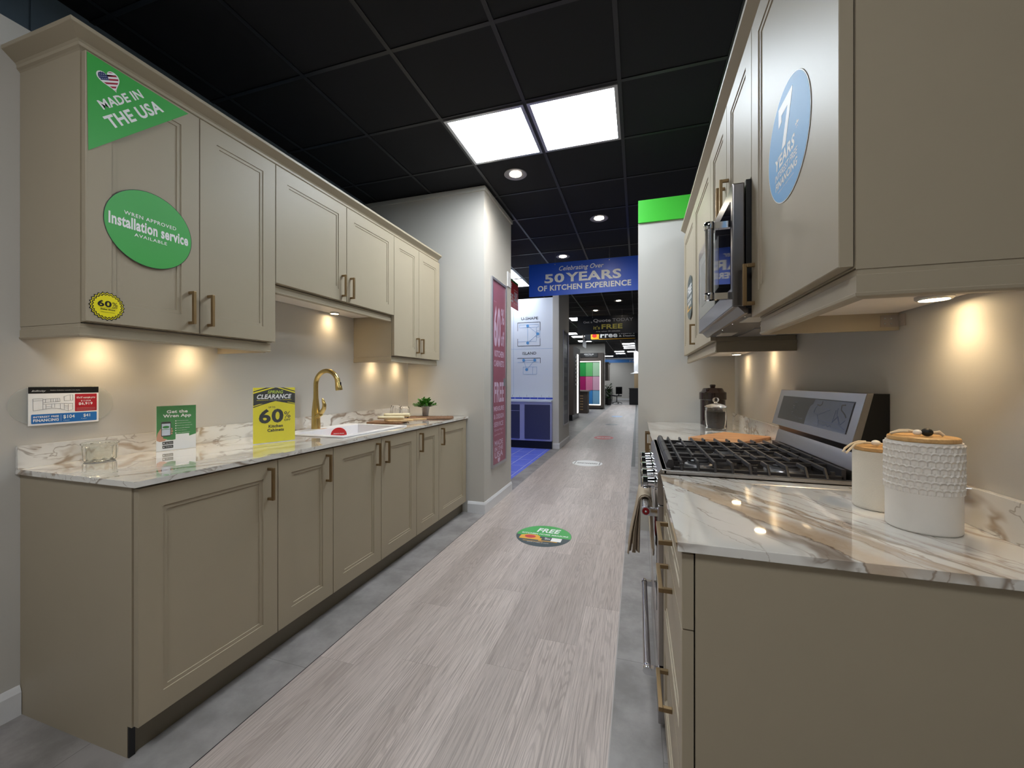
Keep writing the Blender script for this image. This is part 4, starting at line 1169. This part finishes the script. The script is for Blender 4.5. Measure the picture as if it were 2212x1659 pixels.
# underside
MB().box(.345, .72, ya + .02, yb - .02, 1.462, 1.478).build('underside', mat('underside_grey', (60, 60, 62), rough=.4), t)
MB().prism([(.315, 1.484), (.345, 1.4835), (.345, 1.462), (.335, 1.462)], fG, ya + .002, yb - .002).build('vent_lip', M['steeld'], t)
for y0_ in (1.53, 1.90):
    fl_ = MB()
    for k in range(24): fl_.box(.47, .62, y0_ + k * .0115, y0_ + .007 + k * .0115, 1.4585, 1.4625)
    fl_.box(.465, .625, y0_ - .008, y0_ + .002 - .004, 1.457, 1.4625).box(.465, .625, y0_ + .276, y0_ + .286, 1.457, 1.4625)
    fl_.build('grease_filter', M['alu'], t)
for y0_ in (1.56, 2.02): MB().box(.365, .43, y0_, y0_ + .13, 1.459, 1.4625).build('cooktop_light_cover', mat('frosted_cover', (200, 196, 186), rough=.3), t)
b = MB()
for k in range(4): b.lathe([(.004, 0), (.003, -.002), (.0005, -.002)], (.352, 1.55 + k * .19, 1.462), 12)
b.build('screws', M['chrome'], t)

# ------------------------------------------------------------------ right-hand worktop objects
def bead(b, c, r_, sz=.8):
    b.lathe([(.0005, -r_ * sz)] + [(r_ * math.sin(math.pi * i / 12), -r_ * sz * math.cos(math.pi * i / 12)) for i in range(1, 12)] + [(.0005, r_ * sz)], c, 20)
def canister(c, r_, hh, label, woven):
    t = thing('canister', (c[0], c[1], .9145), label, 'canister')
    z0 = .9145
    vs = []; fs = []
    n, m_ = (320, 170) if woven else (96, 40)
    for j in range(m_ + 1):
        z = hh * j / m_
        for i in range(n):
            a = 2 * math.pi * i / n; rr = r_
            if z < .004: rr = r_ - .003 * (1 - z / .004) ** 2
            if woven and z > hh * .44 and z < hh * .985:
                row = (z - hh * .44) / (hh * .545) * 7; ri = int(row); fr_ = row - ri
                col = a / (2 * math.pi) * 32 + (.5 if ri % 2 else 0); fc = col - math.floor(col)
                arch = math.sin(math.pi * fc) ** .6
                ridge = math.exp(-((fr_ - .55 - .30 * arch) / .13) ** 2)
                sep = math.exp(-(min(fc, 1 - fc) / .10) ** 2) * (1 if fr_ < .62 else max(0, 1 - (fr_ - .62) / .15))
                mid = .45 * math.exp(-(abs(fc - .5) / .14) ** 2) * max(0, 1 - fr_ / .7)
                rr += .0036 * max(ridge, .75 * sep, mid)
            vs.append((c[0] + rr * math.cos(a), c[1] + rr * math.sin(a), z0 + z))
    for j in range(m_):
        for i in range(n): fs.append((j * n + i, j * n + (i + 1) % n, (j + 1) * n + (i + 1) % n, (j + 1) * n + i))
    fs.append(tuple(range(n - 1, -1, -1))); fs.append(tuple(m_ * n + i for i in range(n)))
    b = MB(); b.add(vs, fs); 
    b.build('jar', M['ceramic'] if woven else mat('crackled_ceramic', (224, 216, 202), rough=.6, bump=.9, bscale=420), t, smooth=True, ang=70)
    lz = z0 + hh
    MB().lathe([(r_ - .006, .0), (r_ - .0035, .001), (r_ - .0025, .0045), (r_ - .0035, .009), (r_ - .006, .0105), (.0005, .0105)], (c[0], c[1], lz), 48).build('lid', M['bamboo'], t, smooth=True, ang=30)
    return t, lz + .0105
t, lz = canister((.601, 1.116), .0615, .192, 'taller white canister with woven relief and wooden lid, right foreground', True)
cx, cy = .601, 1.116
MB().tube([(cx - .052, cy + .012, lz + .002), (cx - .038, cy + .006, lz + .010), (cx - .026, cy - .002, lz + .011), (cx - .012, cy - .008, lz + .008), (cx + .010, cy - .010, lz + .008), (cx + .022, cy - .012, lz + .010), (cx + .028, cy - .016, lz + .003)], [.003, .0032, .0035, .003, .003, .004, .003], 10).tube([(cx - .052, cy + .010, lz + .003), (cx - .040, cy + .000, lz + .008), (cx - .028, cy - .005, lz + .009)], .0025, 8).build('cord', M['rope'], t, smooth=True)
b = MB(); bead(b, (cx - .014, cy - .009, lz + .008), .0078); b.build('white_bead', M['beadw'], t, smooth=True)
b = MB(); bead(b, (cx + .001, cy - .013, lz + .0095), .0098, .9); b.build('black_bead', M['beadb'], t, smooth=True)
t, lz = canister((.590, 1.262), .052, .146, 'shorter white crackled canister with wooden lid, behind the taller one', False)
cx, cy = .590, 1.262
MB().tube([(cx - .030, cy - .006, lz + .012), (cx - .045, cy - .008, lz + .012), (cx - .062, cy - .012, lz + .006), (cx - .078, cy - .016, lz - .006), (cx - .083, cy - .018, lz - .014), (cx - .078, cy - .022, lz - .017), (cx - .068, cy - .020, lz - .006), (cx - .055, cy - .014, lz + .006), (cx - .036, cy - .010, lz + .010), (cx - .014, cy - .012, lz + .009), (cx + .004, cy - .016, lz + .008), (cx + .015, cy - .022, lz + .003)], .0028, 9).build('cord', M['rope'], t, smooth=True)
b = MB(); bead(b, (cx - .012, cy - .014, lz + .010), .0095); b.build('white_bead', M['beadw'], t, smooth=True)

t = thing('lidded_crock', (.545, 3.36, .9145), 'dark brown glazed crock with lid in the far right corner', 'crock')
MB().lathe([(.082, 0), (.086, .004), (.087, .19), (.094, .195), (.094, .245), (.090, .25)], (.545, 3.36, .9145), 48).build('jar', M['crock'], t, smooth=True)
lo = MB().lathe([(.086, 0), (.078, .006), (.070, .024), (.064, .030), (.022, .032), (.016, .036), (.020, .044), (.021, .052), (.016, .057), (.0005, .058)], (.545, 3.36, 1.1646), 40).build('lid', M['crock'], t, smooth=True)
t = thing('glass_jar', (.512, 3.037, .9145), 'clear glass jar of dark contents with a knobbed glass lid', 'jar')
c = (.512, 3.037, .9147)
lathe_glass(c, [(.0005, 0), (.060, .0005), (.067, .008), (.068, .02), (.068, .125), (.064, .136), (.066, .142), (.066, .150)], [(.0005, .012), (.058, .012), (.0625, .02), (.0635, .125), (.060, .136), (.061, .150)], t, 'jar_body')
MB().lathe([(.0005, .0135), (.050, .0135), (.055, .03), (.0575, .06), (.0575, .122), (.0005, .122)], c, 32).build('contents', mat('coffee', (46, 40, 36), rough=.8, var=.5, scale=220, bump=1.0, bscale=260), t, smooth=True)
MB().lathe([(.0005, .1515), (.064, .1515), (.070, .154), (.070, .158), (.055, .168), (.03, .176), (.012, .180), (.010, .186), (.018, .193), (.021, .203), (.018, .213), (.008, .219), (.0005, .220)], c, 40).build('glass_lid', M['glass'], t, smooth=True)
fo_ = rot_frame((.498, 2.52), R(53), .9145)
t = thing('chopping_board', fo_(0, 0)[:], 'square-cornered acacia chopping board just beyond the grates', 'chopping board')
MB().prism(rrect(-.20, .205, -.135, .135, .008), fo_, 0, .016).build('board', M['acacia'], t, bev=.002)
# small red sticker on the oven door front
o = MB().prism(ellipse(-1.72, .665, .06, .045, 32), frl(.0682), .0, .0008).build('round_sticker', M['red']); tag(o, 'red sticker on the oven door behind the towel', 'sticker')

# ------------------------------------------------------------------ floor stickers
def floor_oval(cx, cy, a, b_, label, m, nm='floor_sticker'):
    t = thing(nm, (cx, cy, 0), label, 'floor sticker', 'oval stickers along the aisle floor')
    ff = rot_frame((cx, cy), 0, .0)
    MB().prism(ellipse(0, 0, a, b_, 64), ff, .0003, .0009).build('sheet', m, t)
    return t, ff
t, ff = floor_oval(-.722, 3.165, .222, .222, 'green and dark home measure floor sticker nearest the camera', M['slate'])
fz = frame((-.722, 3.165, .0009), (1, 0, 0), (0, 1, 0))
MB().prism(ellipse(0, 0, .220, .220, 40, R(-6), R(186)), fz, .0001, .0003).build('green_half', M['green'], t)
b = MB(); T(b, fz, 'FREE', -.075, .065, .115, .155, .0006, bold=.05, shear=.15); T(b, fz, 'KITCHEN HOME MEASURE', -.185, .010, .195, .036, .0006, bold=.03); T(b, fz, 'Talk to us', .02, -.075, .065, -.035, .0006, bold=.02); b.prism(rrect(.075, .155, -.10, -.03, .004), fz, .0004, .0006)
T(b, fz, 'within 3 miles of store', -.10, -.155, .07, -.142, .0006)
b.build('lettering', M['white'], t)
b = MB().prism([(-.18, -.09), (-.18, -.03), (-.13, .0), (-.05, .0), (-.02, -.03), (-.02, -.06), (0, -.06), (0, -.10), (-.18, -.10)], fz, .0004, .0006).rect(fz, -.02, .13, -.115, -.104, .0004, .0006).rect(fz, -.14, .02, -.135, -.128, .0004, .0006)
b.build('tape_measure_picture', M['orange'], t)
MB().prism(ellipse(-.10, -.045, .045, .032, 24), fz, .0007, .0009).build('tape_measure_disc', M['red'], t)
t, ff = floor_oval(-.735, 6.22, .228, .228, 'white round floor sticker, second along the aisle', M['white'])
fz = frame((-.735, 6.22, .0009), (-1, 0, 0), (0, -1, 0))
b = MB(); T(b, fz, 'FINANCING', -.15, -.03, .15, .05, .0006, bold=.05); b.rect(fz, -.19, -.18, -.13, .1, .0001, .0006).rect(fz, .18, .19, -.13, .1, .0001, .0006); b.build('lettering', M['inkblack'], t)
t, ff = floor_oval(-.725, 9.22, .212, .30, 'red floor sticker, third along the aisle', M['red'])
fz = frame((-.725, 9.22, .0009), (-1, 0, 0), (0, -1, 0))
b = MB(); T(b, fz, 'MADE IN USA', -.15, -.07, .15, .07, .0006, bold=.05); b.build('lettering', M['white'], t)
t, ff = floor_oval(-.73, 12.2, .19, .24, 'pale grey and dark floor sticker, fourth along the aisle', ink('floorgrey', (132, 126, 126)))
fz = frame((-.73, 12.2, .0009), (1, 0, 0), (0, 1, 0))
b = MB(); b.prism(ellipse(-.09, 0, .07, .1), fz, .0001, .0004).prism(ellipse(.13, -.02, .03, .06), fz, .0001, .0004); b.build('dark_print', M['inkgrey'], t)
floor_oval(-.715, 15.2, .20, .26, 'light blue floor sticker, farthest along the aisle', ink('floorblue', (126, 172, 222)))

# ------------------------------------------------------------------ hanging signs
def hang_sign(name, x0, x1, y, z0, z1, m, label, wires, face='y'):
    t = thing(name, ((x0 + x1) / 2, y, z0), label, 'hanging sign', )
    MB().box(x0, x1, y, y + .006, z0, z1).build('board', m, t)
    b = MB()
    for wx in wires: b.tube([(wx, y + .003, z1 - .02), (wx, y + .003, CZ - .004)], .0013, 6)
    b.build('wires', M['alu'], t)
    b = MB()
    for wx in wires: b.lathe([(.007, 0), (.007, .004), (.0035, .004)], None, 12, ax=lambda a, c_, z, wx=wx: (wx + a, y - .001 - z, z1 - .025 + c_))
    b.build('eyelets', M['alu'], t)
    return t
t = hang_sign('hanging_sign', -1.50, .02, 5.62, 2.476, 2.94, M['blue'], 'blue hanging sign about 50 years of kitchen experience', (-1.118, -.366))
fy = fry(5.62)
b = MB()
T(b, fy, 'Celebrating Over', -1.06, 2.80, -.44, 2.885, .003, bold=.012, shear=.3, space=.9)
T(b, fy, '50', -1.27, 2.655, -.985, 2.785, .003, bold=.075); T(b, fy, 'YEARS', -.965, 2.655, -.21, 2.785, .003, bold=.075)
T(b, fy, 'OF KITCHEN EXPERIENCE', -1.37, 2.545, -.08, 2.625, .003, bold=.05)
b.build('lettering', M['white'], t)
t = hang_sign('hanging_sign', -1.49, .02, 10.44, 2.476, 2.94, M['blackboard'], 'black hanging sign offering a free quote, nearer of two', (-1.1, -.37))
fy = fry(10.44)
b = MB(); T(b, fy, 'Get a', -1.335, 2.769, -1.107, 2.824, .003, bold=.01); T(b, fy, 'Quote', -1.083, 2.77, -.646, 2.868, .003, bold=.05); T(b, fy, 'only takes 30 minutes', -1.014, 2.525, -.415, 2.56, .003, bold=.01); b.build('lettering', M['white'], t)
b = MB(); T(b, fy, 'TODAY', -.607, 2.785, -.099, 2.868, .003, bold=.03); b.build('grey_lettering', M['signgrey'], t)
b = MB(); T(b, fy, "it's", -1.077, 2.60, -.915, 2.692, .003, bold=.02); T(b, fy, 'FREE', -.875, 2.605, -.36, 2.726, .003, bold=.06); b.build('yellow_lettering', M['signyellow'], t)
t = hang_sign('hanging_sign', -1.50, .02, 12.10, 2.476, 2.94, M['blackboard'], 'black hanging sign with a tape measure picture, partly behind the quote sign', (-1.1, -.37))
fy = fry(12.10)
b = MB(); T(b, fy, 'Free', -1.047, 2.565, -.559, 2.72, .003, bold=.05); T(b, fy, 'Measure', -.514, 2.655, -.077, 2.73, .003, bold=.02); T(b, fy, '& Design', -.514, 2.563, -.077, 2.63, .003, bold=.02); b.build('lettering', M['white'], t)
b = MB().prism(rrect(-1.323, -1.088, 2.524, 2.70, .03), fy, .0005, .002).rect(fy, -1.10, -.06, 2.515, 2.530, .0005, .002); b.build('tape_measure_picture', M['orange'], t)
MB().prism(ellipse(-1.22, 2.63, .07, .055, 24), fy, .0022, .003).build('tape_measure_disc', M['red'], t)
# red sign parallel to the aisle
t = thing('hanging_sign', (-1.967, 5.9, 2.476), 'red hanging sign seen edge-wise behind the pillar', 'hanging sign')
MB().box(-1.973, -1.967, 5.10, 6.65, 2.476, 2.94).build('board', M['red'], t)
fx = frx(-1.967)
b = MB(); T(b, fx, 'SAVE UP TO 60% OFF', 5.25, 2.78, 6.28, 2.87, .003, bold=.03); T(b, fx, 'APPLIANCES', 5.25, 2.56, 6.35, 2.70, .003, bold=.05); T(b, fx, '50%', 6.40, 2.60, 6.60, 2.76, .003, bold=.03); b.rect(fx, 6.39, 6.61, 2.785, 2.79, .001, .003).rect(fx, 6.39, 6.61, 2.56, 2.565, .001, .003)
b.build('lettering', M['white'], t)
MB().rect(fx, 5.10, 6.65, 2.90, 2.94, .0003, .001).build('green_edge', M['dgreen'], t)
b = MB()
for yy in (5.5, 6.3): b.tube([(-1.97, yy, 2.93), (-1.97, yy, CZ - .004)], .0013, 6)
b.build('wires', M['alu'], t)

# framed poster on the pillar
def poster(name, x, y0, y1, z0, z1, m, label):
    t = thing(name, (x, (y0 + y1) / 2, z0), label, 'poster')
    fp = frx(x)
    b = MB(); w = .026
    for r_ in ((y0, y1, z0, z0 + w), (y0, y1, z1 - w, z1), (y0, y0 + w, z0 + w, z1 - w), (y1 - w, y1, z0 + w, z1 - w)): b.rect(fp, *r_, .0006, .018)
    b.build('frame', M['alu'], t, bev=.002)
    MB().rect(fp, y0 + w, y1 - w, z0 + w, z1 - w, .001, .007).build('sheet', m, t)
    return t, fp
t, fp = poster('framed_poster', -1.38, 3.707, 4.165, .385, 2.29, M['rose'], 'tall framed pink poster on the corridor side of the pillar')
b = MB()
T(b, fp, '60', 3.78, 1.60, 3.98, 2.02, .008, bold=.06); T(b, fp, '%', 4.0, 1.85, 4.10, 2.02, .008, bold=.02); T(b, fp, 'off', 4.0, 1.62, 4.10, 1.78, .008, bold=.02); T(b, fp, 'Up to', 3.78, 2.05, 3.85, 2.065, .008)
T(b, fp, 'KITCHEN', 3.80, 1.50, 4.09, 1.565, .008, bold=.03); T(b, fp, 'CABINETS', 3.78, 1.40, 4.09, 1.465, .008, bold=.03)
T(b, fp, 'FREE', 3.79, .985 + .05, 4.09, 1.24, .008, bold=.05); T(b, fp, 'MEASURE', 3.78, .945, 4.09, .995, .008, bold=.03); T(b, fp, '& DESIGN', 3.78, .865, 4.09, .915, .008, bold=.03); T(b, fp, 'SERVICE', 3.78, .785, 4.07, .835, .008, bold=.03)
T(b, fp, 'Ensuring a', 3.80, .735, 4.07, .765, .008); T(b, fp, 'perfect fit', 3.80, .69, 4.05, .715, .008)
T(b, fp, 'MADE', 3.80, .80 - .21, 4.06, .645, .008, bold=.03); T(b, fp, 'IN THE', 3.80, .535, 4.06, .58, .008, bold=.03)
b2 = MB(); T(b, fp, 'USA', 3.80, .465, 4.06, .53, .008, bold=.04)
b.prism(heart(3.93, .435, .07), fp, .007, .008)
b.build('lettering', M['rosetext'], t)
MB().rect(fp, 4.08, 4.128, 1.20, 1.28, .0072, .010).build('tag', M['grey'], t)
# small switch plate edge on the pillar corner
o = MB().box(-1.3805, -1.368, 4.22, 4.33, 2.305, 2.47).build('wall_box', M['trim'], bev=.003); tag(o, 'small white box high on the pillar corner above the pink poster', 'box')
t, fp = poster('framed_poster', -1.40, 7.83, 8.44, .385, 2.28, ink('slateposter', (84, 88, 98)), 'tall narrow grey framed poster on the far white pier')
b = MB()
for i in range(9): b.rect(fp, 7.93, 8.30, 2.12 - i * .19, 2.20 - i * .19, .007, .008)
b.build('printed_panels', M['grey'], t)

# ------------------------------------------------------------------ blueprint corner
fb_ = fry(7.449)
t = thing('blueprint_print', (-3, 7.449, 1), 'large white wall print with blue kitchen layout plans', 'wall print')
b = MB()
def plan(ox, oz, kind):
    P = lambda x, z: (ox + x, oz + z)
    if kind == 'u':
        ln(b, fb_, [P(0, .14), P(0, 0), P(.445, 0), P(.445, .14)], .008, .001, .003); ln(b, fb_, [P(0, .29), P(0, .45), P(.445, .45), P(.445, .29)], .008, .001, .003)
    else:
        ln(b, fb_, [P(0, .30), P(0, .31), P(.45, .31), P(.45, .21)], .008, .001, .003)
plan(-2.215, 1.945, 'u'); plan(-2.215, 1.40, 'i'); plan(-2.83, 1.945, 'u'); plan(-2.83, 1.40, 'i')
T(b, fb_, 'U-SHAPE', -2.145, 2.445, -1.81, 2.50, .003, bold=.01); T(b, fb_, 'ISLAND', -2.12, 1.775, -1.845, 1.83, .003, bold=.01)
T(b, fb_, 'L-SHAPE', -2.76, 2.445, -2.43, 2.50, .003, bold=.01); T(b, fb_, 'GALLEY', -2.74, 1.775, -2.46, 1.83, .003, bold=.01)
b.build('plan_outlines', M['inkgrey'], t)
b = MB()
def P2(x, z, ox=-2.215): return (ox + x, z)
ln(b, fb_, [P2(.035, 2.355), P2(.41, 2.355), P2(.41, 2.30), P2(.035, 2.30), P2(.035, 2.355)], .003, .001, .003); ln(b, fb_, [P2(.37, 2.30), P2(.37, 2.03), P2(.005, 2.03)], .003, .001, .003)
ln(b, fb_, [P2(.20, 2.33), P2(.20, 2.0), P2(.40, 2.17), P2(.20, 2.33)], .004, .001, .003); ln(b, fb_, [P2(.38, 2.11), P2(.44, 2.11), P2(.44, 2.23), P2(.38, 2.23), P2(.38, 2.11)], .003, .001, .003)
ln(b, fb_, [P2(.0, 1.63), P2(.42, 1.63)], .003, .001, .003); ln(b, fb_, [P2(.12, 1.67), P2(.34, 1.67), P2(.18, 1.49), P2(.12, 1.67)], .004, .001, .003)
ln(b, fb_, [P2(.11, 1.40), P2(.38, 1.40), P2(.38, 1.54), P2(.11, 1.54), P2(.11, 1.40)], .003, .001, .003); ln(b, fb_, [P2(.30, 1.40), P2(.30, 1.54)], .003, .001, .003)
for x, z in ((.20, 2.33), (.40, 2.17), (.20, 2.0), (.12, 1.67), (.34, 1.67), (.18, 1.49)): b.prism([P2(x + .028 * math.cos(a * math.pi / 8), z + .028 * math.sin(a * math.pi / 8)) for a in range(16)], fb_, .001, .0035)
b.rect(fb_, -4, -1.52, 1.885, 1.888, .0005, .001).rect(fb_, -2.30, -2.297, 1.0, 2.7, .0005, .001)
b.build('plan_details', M['blueline'], t)
b = MB()
for i in range(18): b.rect(fb_, -1.60 - i * .145, -1.596 - i * .145, .965, .985 + (.02 if i % 2 else 0), .0005, .001)
b.build('ruler_marks', M['inkgrey'], t)
b = MB()
for i in range(14): b.rect(fb_, -1.665 - i * .15, -1.522 - i * .15, .922, .955, .0005, .002)
b.build('blue_border', M['bluestrip'], t)
t = thing('blueprint_cabinet', (-2.2, 7.0, 0), 'dark blue panelled cabinet run outlined in lavender, blueprint corner', 'cabinet')
yc = 7.30
fk = fry(yc)
MB().box(-4.5, -1.519, yc + .0, 7.448, .148, .875).build('carcass', M['lav'], t)
MB().box(-4.5, -1.519, yc - .015, 7.448, .8755, .905).build('worktop', M['paleblue'], t)
MB().box(-4.5, -1.519, yc + .04, 7.448, 0, .1475).build('plinth', M['inkblack'], t)
for (u0, u1) in ((-2.03, -1.545), (-2.60, -2.13), (-3.15, -2.66)):
    MB().rect(fk, u0, u1, .185, .825, .001, .018).build('door', M['dkblueprint'], t)
MB().rect(fk, -2.60, -2.13, .705, .712, .0182, .020).build('drawer_line', M['lav'], t)

# ------------------------------------------------------------------ far showroom
t = thing('display_column', (-2.1, 13.7, 0), 'tall grey-brown display column with a lit edge, left of the aisle', 'display')
MB().box(-3.2, -1.985, 13.0, 14.6, .19, 2.44).build('body', M['dkwood'], t)
MB().box(-3.2, -2.02, 13.03, 14.55, 0, .189).build('plinth', M['black'], t)
MB().box(-1.984, -1.968, 13.85, 14.05, .19, 2.22).build('led_strip', M['tape'], t)
b = MB()
for i in range(8): b.box(-1.984, -1.972, 13.5, 13.8, 1.15 + i * .13, 1.22 + i * .13)
b.build('sample_chips', M['white'], t)
t = thing('colour_display', (-2.1, 19.1, 0), 'lit colour sample display with green, pink and blue door panels', 'display')
b = MB()
b.box(-3.4, -1.53, 19.10, 19.34, .06, 2.64); b.build('surround', M['dkwood'], t)
MB().box(-3.4, -1.56, 19.12, 19.34, 0, .059).build('plinth', M['black'], t)
o_ = MB().box(-2.58, -1.78, 19.06, 19.099, 2.44, 2.63).build('header', M['black'], t)
b = MB(); T(b, fry(19.058), 'SPECTRUM', -2.40, 2.55, -1.96, 2.60, .003, bold=.05); T(b, fry(19.058), 'COLLECTION', -2.35, 2.49, -2.02, 2.52, .003); b.build('lettering', M['white'], o_)
MB().box(-3.0, -1.675, 19.078, 19.099, .232, 2.215).build('backing', M['black'], t)
MB().box(-1.675, -1.64, 19.08, 19.099, .19, 2.26).box(-3.0, -1.675, 19.08, 19.099, .19, .231).box(-3.0, -1.675, 19.08, 19.099, 2.216, 2.25).build('backlight', M['tape'], t)
cols = [[(52, 166, 82), (116, 204, 124), (186, 228, 190)], [(182, 42, 112), (232, 132, 172), (238, 190, 214)], [(70, 150, 226), (76, 156, 230), (146, 204, 242)]]  # raised colours stand in for the backlight on the panels
for r_ in range(3):
    for k_ in range(4):
        x0_ = -3.0 + .01 + (k_ * .335 if k_ else 0)
        cc = cols[r_][max(0, k_ - 1)]
        xs = -1.68 - (3 - k_) * .325 - .315
        MB().box(xs, xs + .315, 19.060, 19.0775, 2.19 - (r_ + 1) * .655 + .012, 2.19 - r_ * .655 - .006).build('sample_door', mat('sample_%d%d' % (r_, k_), cc, rough=.2), t)
t = thing('sample_island', (-2.15, 16.6, 0), 'dark low island with shelves of samples in front of the colour display', 'island')
MB().box(-3.0, -1.93, 16.35, 16.95, .0, .88).build('body', M['dkwood'], t)
MB().box(-3.05, -1.88, 16.28, 17.0, .8805, .93).build('top', ink('islandtop', (150, 138, 136)), t)
b = MB()
for i in range(6): b.box(-2.6, -2.10, 16.33, 16.349, .14 + i * .11, .17 + i * .11)
b.build('shelf_edges', M['birch'], t)
# charcoal kitchen at the back
t = thing('charcoal_wall_cabinet', (-1.7, 24, 1.4), 'charcoal wall cabinet near the end of the showroom', 'cabinet')
MB().box(-2.4, -1.62, 23.6, 25.2, 1.36, 2.36).build('carcass', M['dkcab'], t); MB().box(-1.619, -1.60, 23.62, 24.4, 1.40, 2.30).build('door', M['dkwood'], t); MB().box(-2.4, -1.57, 23.55, 25.2, 2.361, 2.42).build('cornice', M['dkcab'], t)
t = thing('charcoal_counter', (-1.7, 23.6, 0), 'dark counter below the charcoal wall cabinet', 'counter')
MB().box(-2.4, -1.45, 23.5, 25.2, 0, .86).build('carcass', M['black'], t); MB().box(-2.4, -1.42, 23.46, 25.2, .861, .9).build('worktop', M['dkcab'], t)
t = thing('potted_plant', (-1.52, 22.9, 0), 'large dark leafy floor plant beside the charcoal counter', 'plant')
MB().lathe([(.11, 0), (.15, .3), (.15, .32), (.12, .32)], (-1.52, 22.9, 0), 20).build('pot', M['black'], t, smooth=True)
b = MB(); random.seed(5)
for i in range(120):
    a = random.uniform(0, 6.28); r_ = random.uniform(.0, .18); p = Vector((-1.52 + r_ * math.cos(a), 22.9 + r_ * math.sin(a), random.uniform(.35, 1.12)))
    leaf(b, p, Vector((math.cos(a), math.sin(a), random.uniform(-.2, 1.2))), random.uniform(.12, .24), random.uniform(.03, .055))
b.build('leaves', M['leafd'], t)
t = thing('office_chair', (-1.13, 24.4, 0), 'black swivel office chair at the end of the aisle', 'chair')
fx2 = rot_frame((-1.16, 24.4), R(-60), 0)
MB().prism(rrect(-.23, .23, -.22, .22, .05), fx2, .44, .51).build('seat', M['black'], t, bev=.02)
b = MB(); b.tube([fx2(.22, 0, .50), fx2(.27, 0, .62), fx2(.30, 0, .80)], .025, 8); b.prism(rrect(.24, .28, -.2, .2, .015), fx2, .58, 1.0); b.build('backrest', M['black'], t)
MB().tube([(-1.16, 24.4, .08), (-1.16, 24.4, .45)], .025, 10).build('column', M['black'], t)
for i in range(5):
    a = i * 2 * math.pi / 5; e_ = (-1.16 + .28 * math.cos(a), 24.4 + .28 * math.sin(a))
    lg = MB().tube([(-1.16, 24.4, .11), (e_[0], e_[1], .07)], .018, 8).build('leg', M['black'], t); MB().lathe([(.0005, -.02), (.028, -.018), (.028, .018), (.0005, .02)], None, 12, ax=lambda x, y, z, e_=e_: (e_[0] + z, e_[1] + y, .029 + x)).build('castor', M['black'], lg)
t = thing('charcoal_island', (-.2, 23.8, 0), 'dark kitchen island on the right at the end of the aisle', 'island')
MB().box(-.44, .6, 23.5, 24.6, 0, .90).build('body', M['black'], t); MB().box(-.47, .6, 23.45, 24.65, .901, .94).build('worktop', M['dkcab'], t)
for z in (.45, .62): MB().rect(frl(-.4405), -24.0, -23.8, z, z + .02, 0, .02).build('handle', M['dkcab'], t)
t = thing('cooker_hood', (-.13, 25.2, 1.78), 'white chimney hood at the far right end of the showroom', 'hood')
MB().box(-.20, .06, 25.1, 25.35, 1.90, CZ - .007).build('chimney', M['trim'], t)
MB().lathe([(.34, 0), (.34, .03), (.16, .07), (.13, .14)], (-.05, 25.2, 1.78), 4 * 6).build('canopy', M['trim'], t, smooth=True)
o = MB().box(-.2, .6, 26.9, 27.0, 0, 2.3).build('tiled_panel', mat('tan_panel', (170, 146, 112))); tag(o, 'tan lit panel behind the dark island at the end of the aisle', 'panel')
# small hanging tag before the colour display
t = thing('hanging_tag', (-1.45, 12.3, 2.3), 'small grey hanging card below the black signs', 'hanging sign')
MB().box(-1.50, -1.494, 11.55, 12.35, 2.28, 2.62).build('board', M['grey'], t)
MB().tube([(-1.497, 11.95, 2.61), (-1.497, 11.95, CZ - .004)], .0013, 6).build('wire', M['alu'], t)
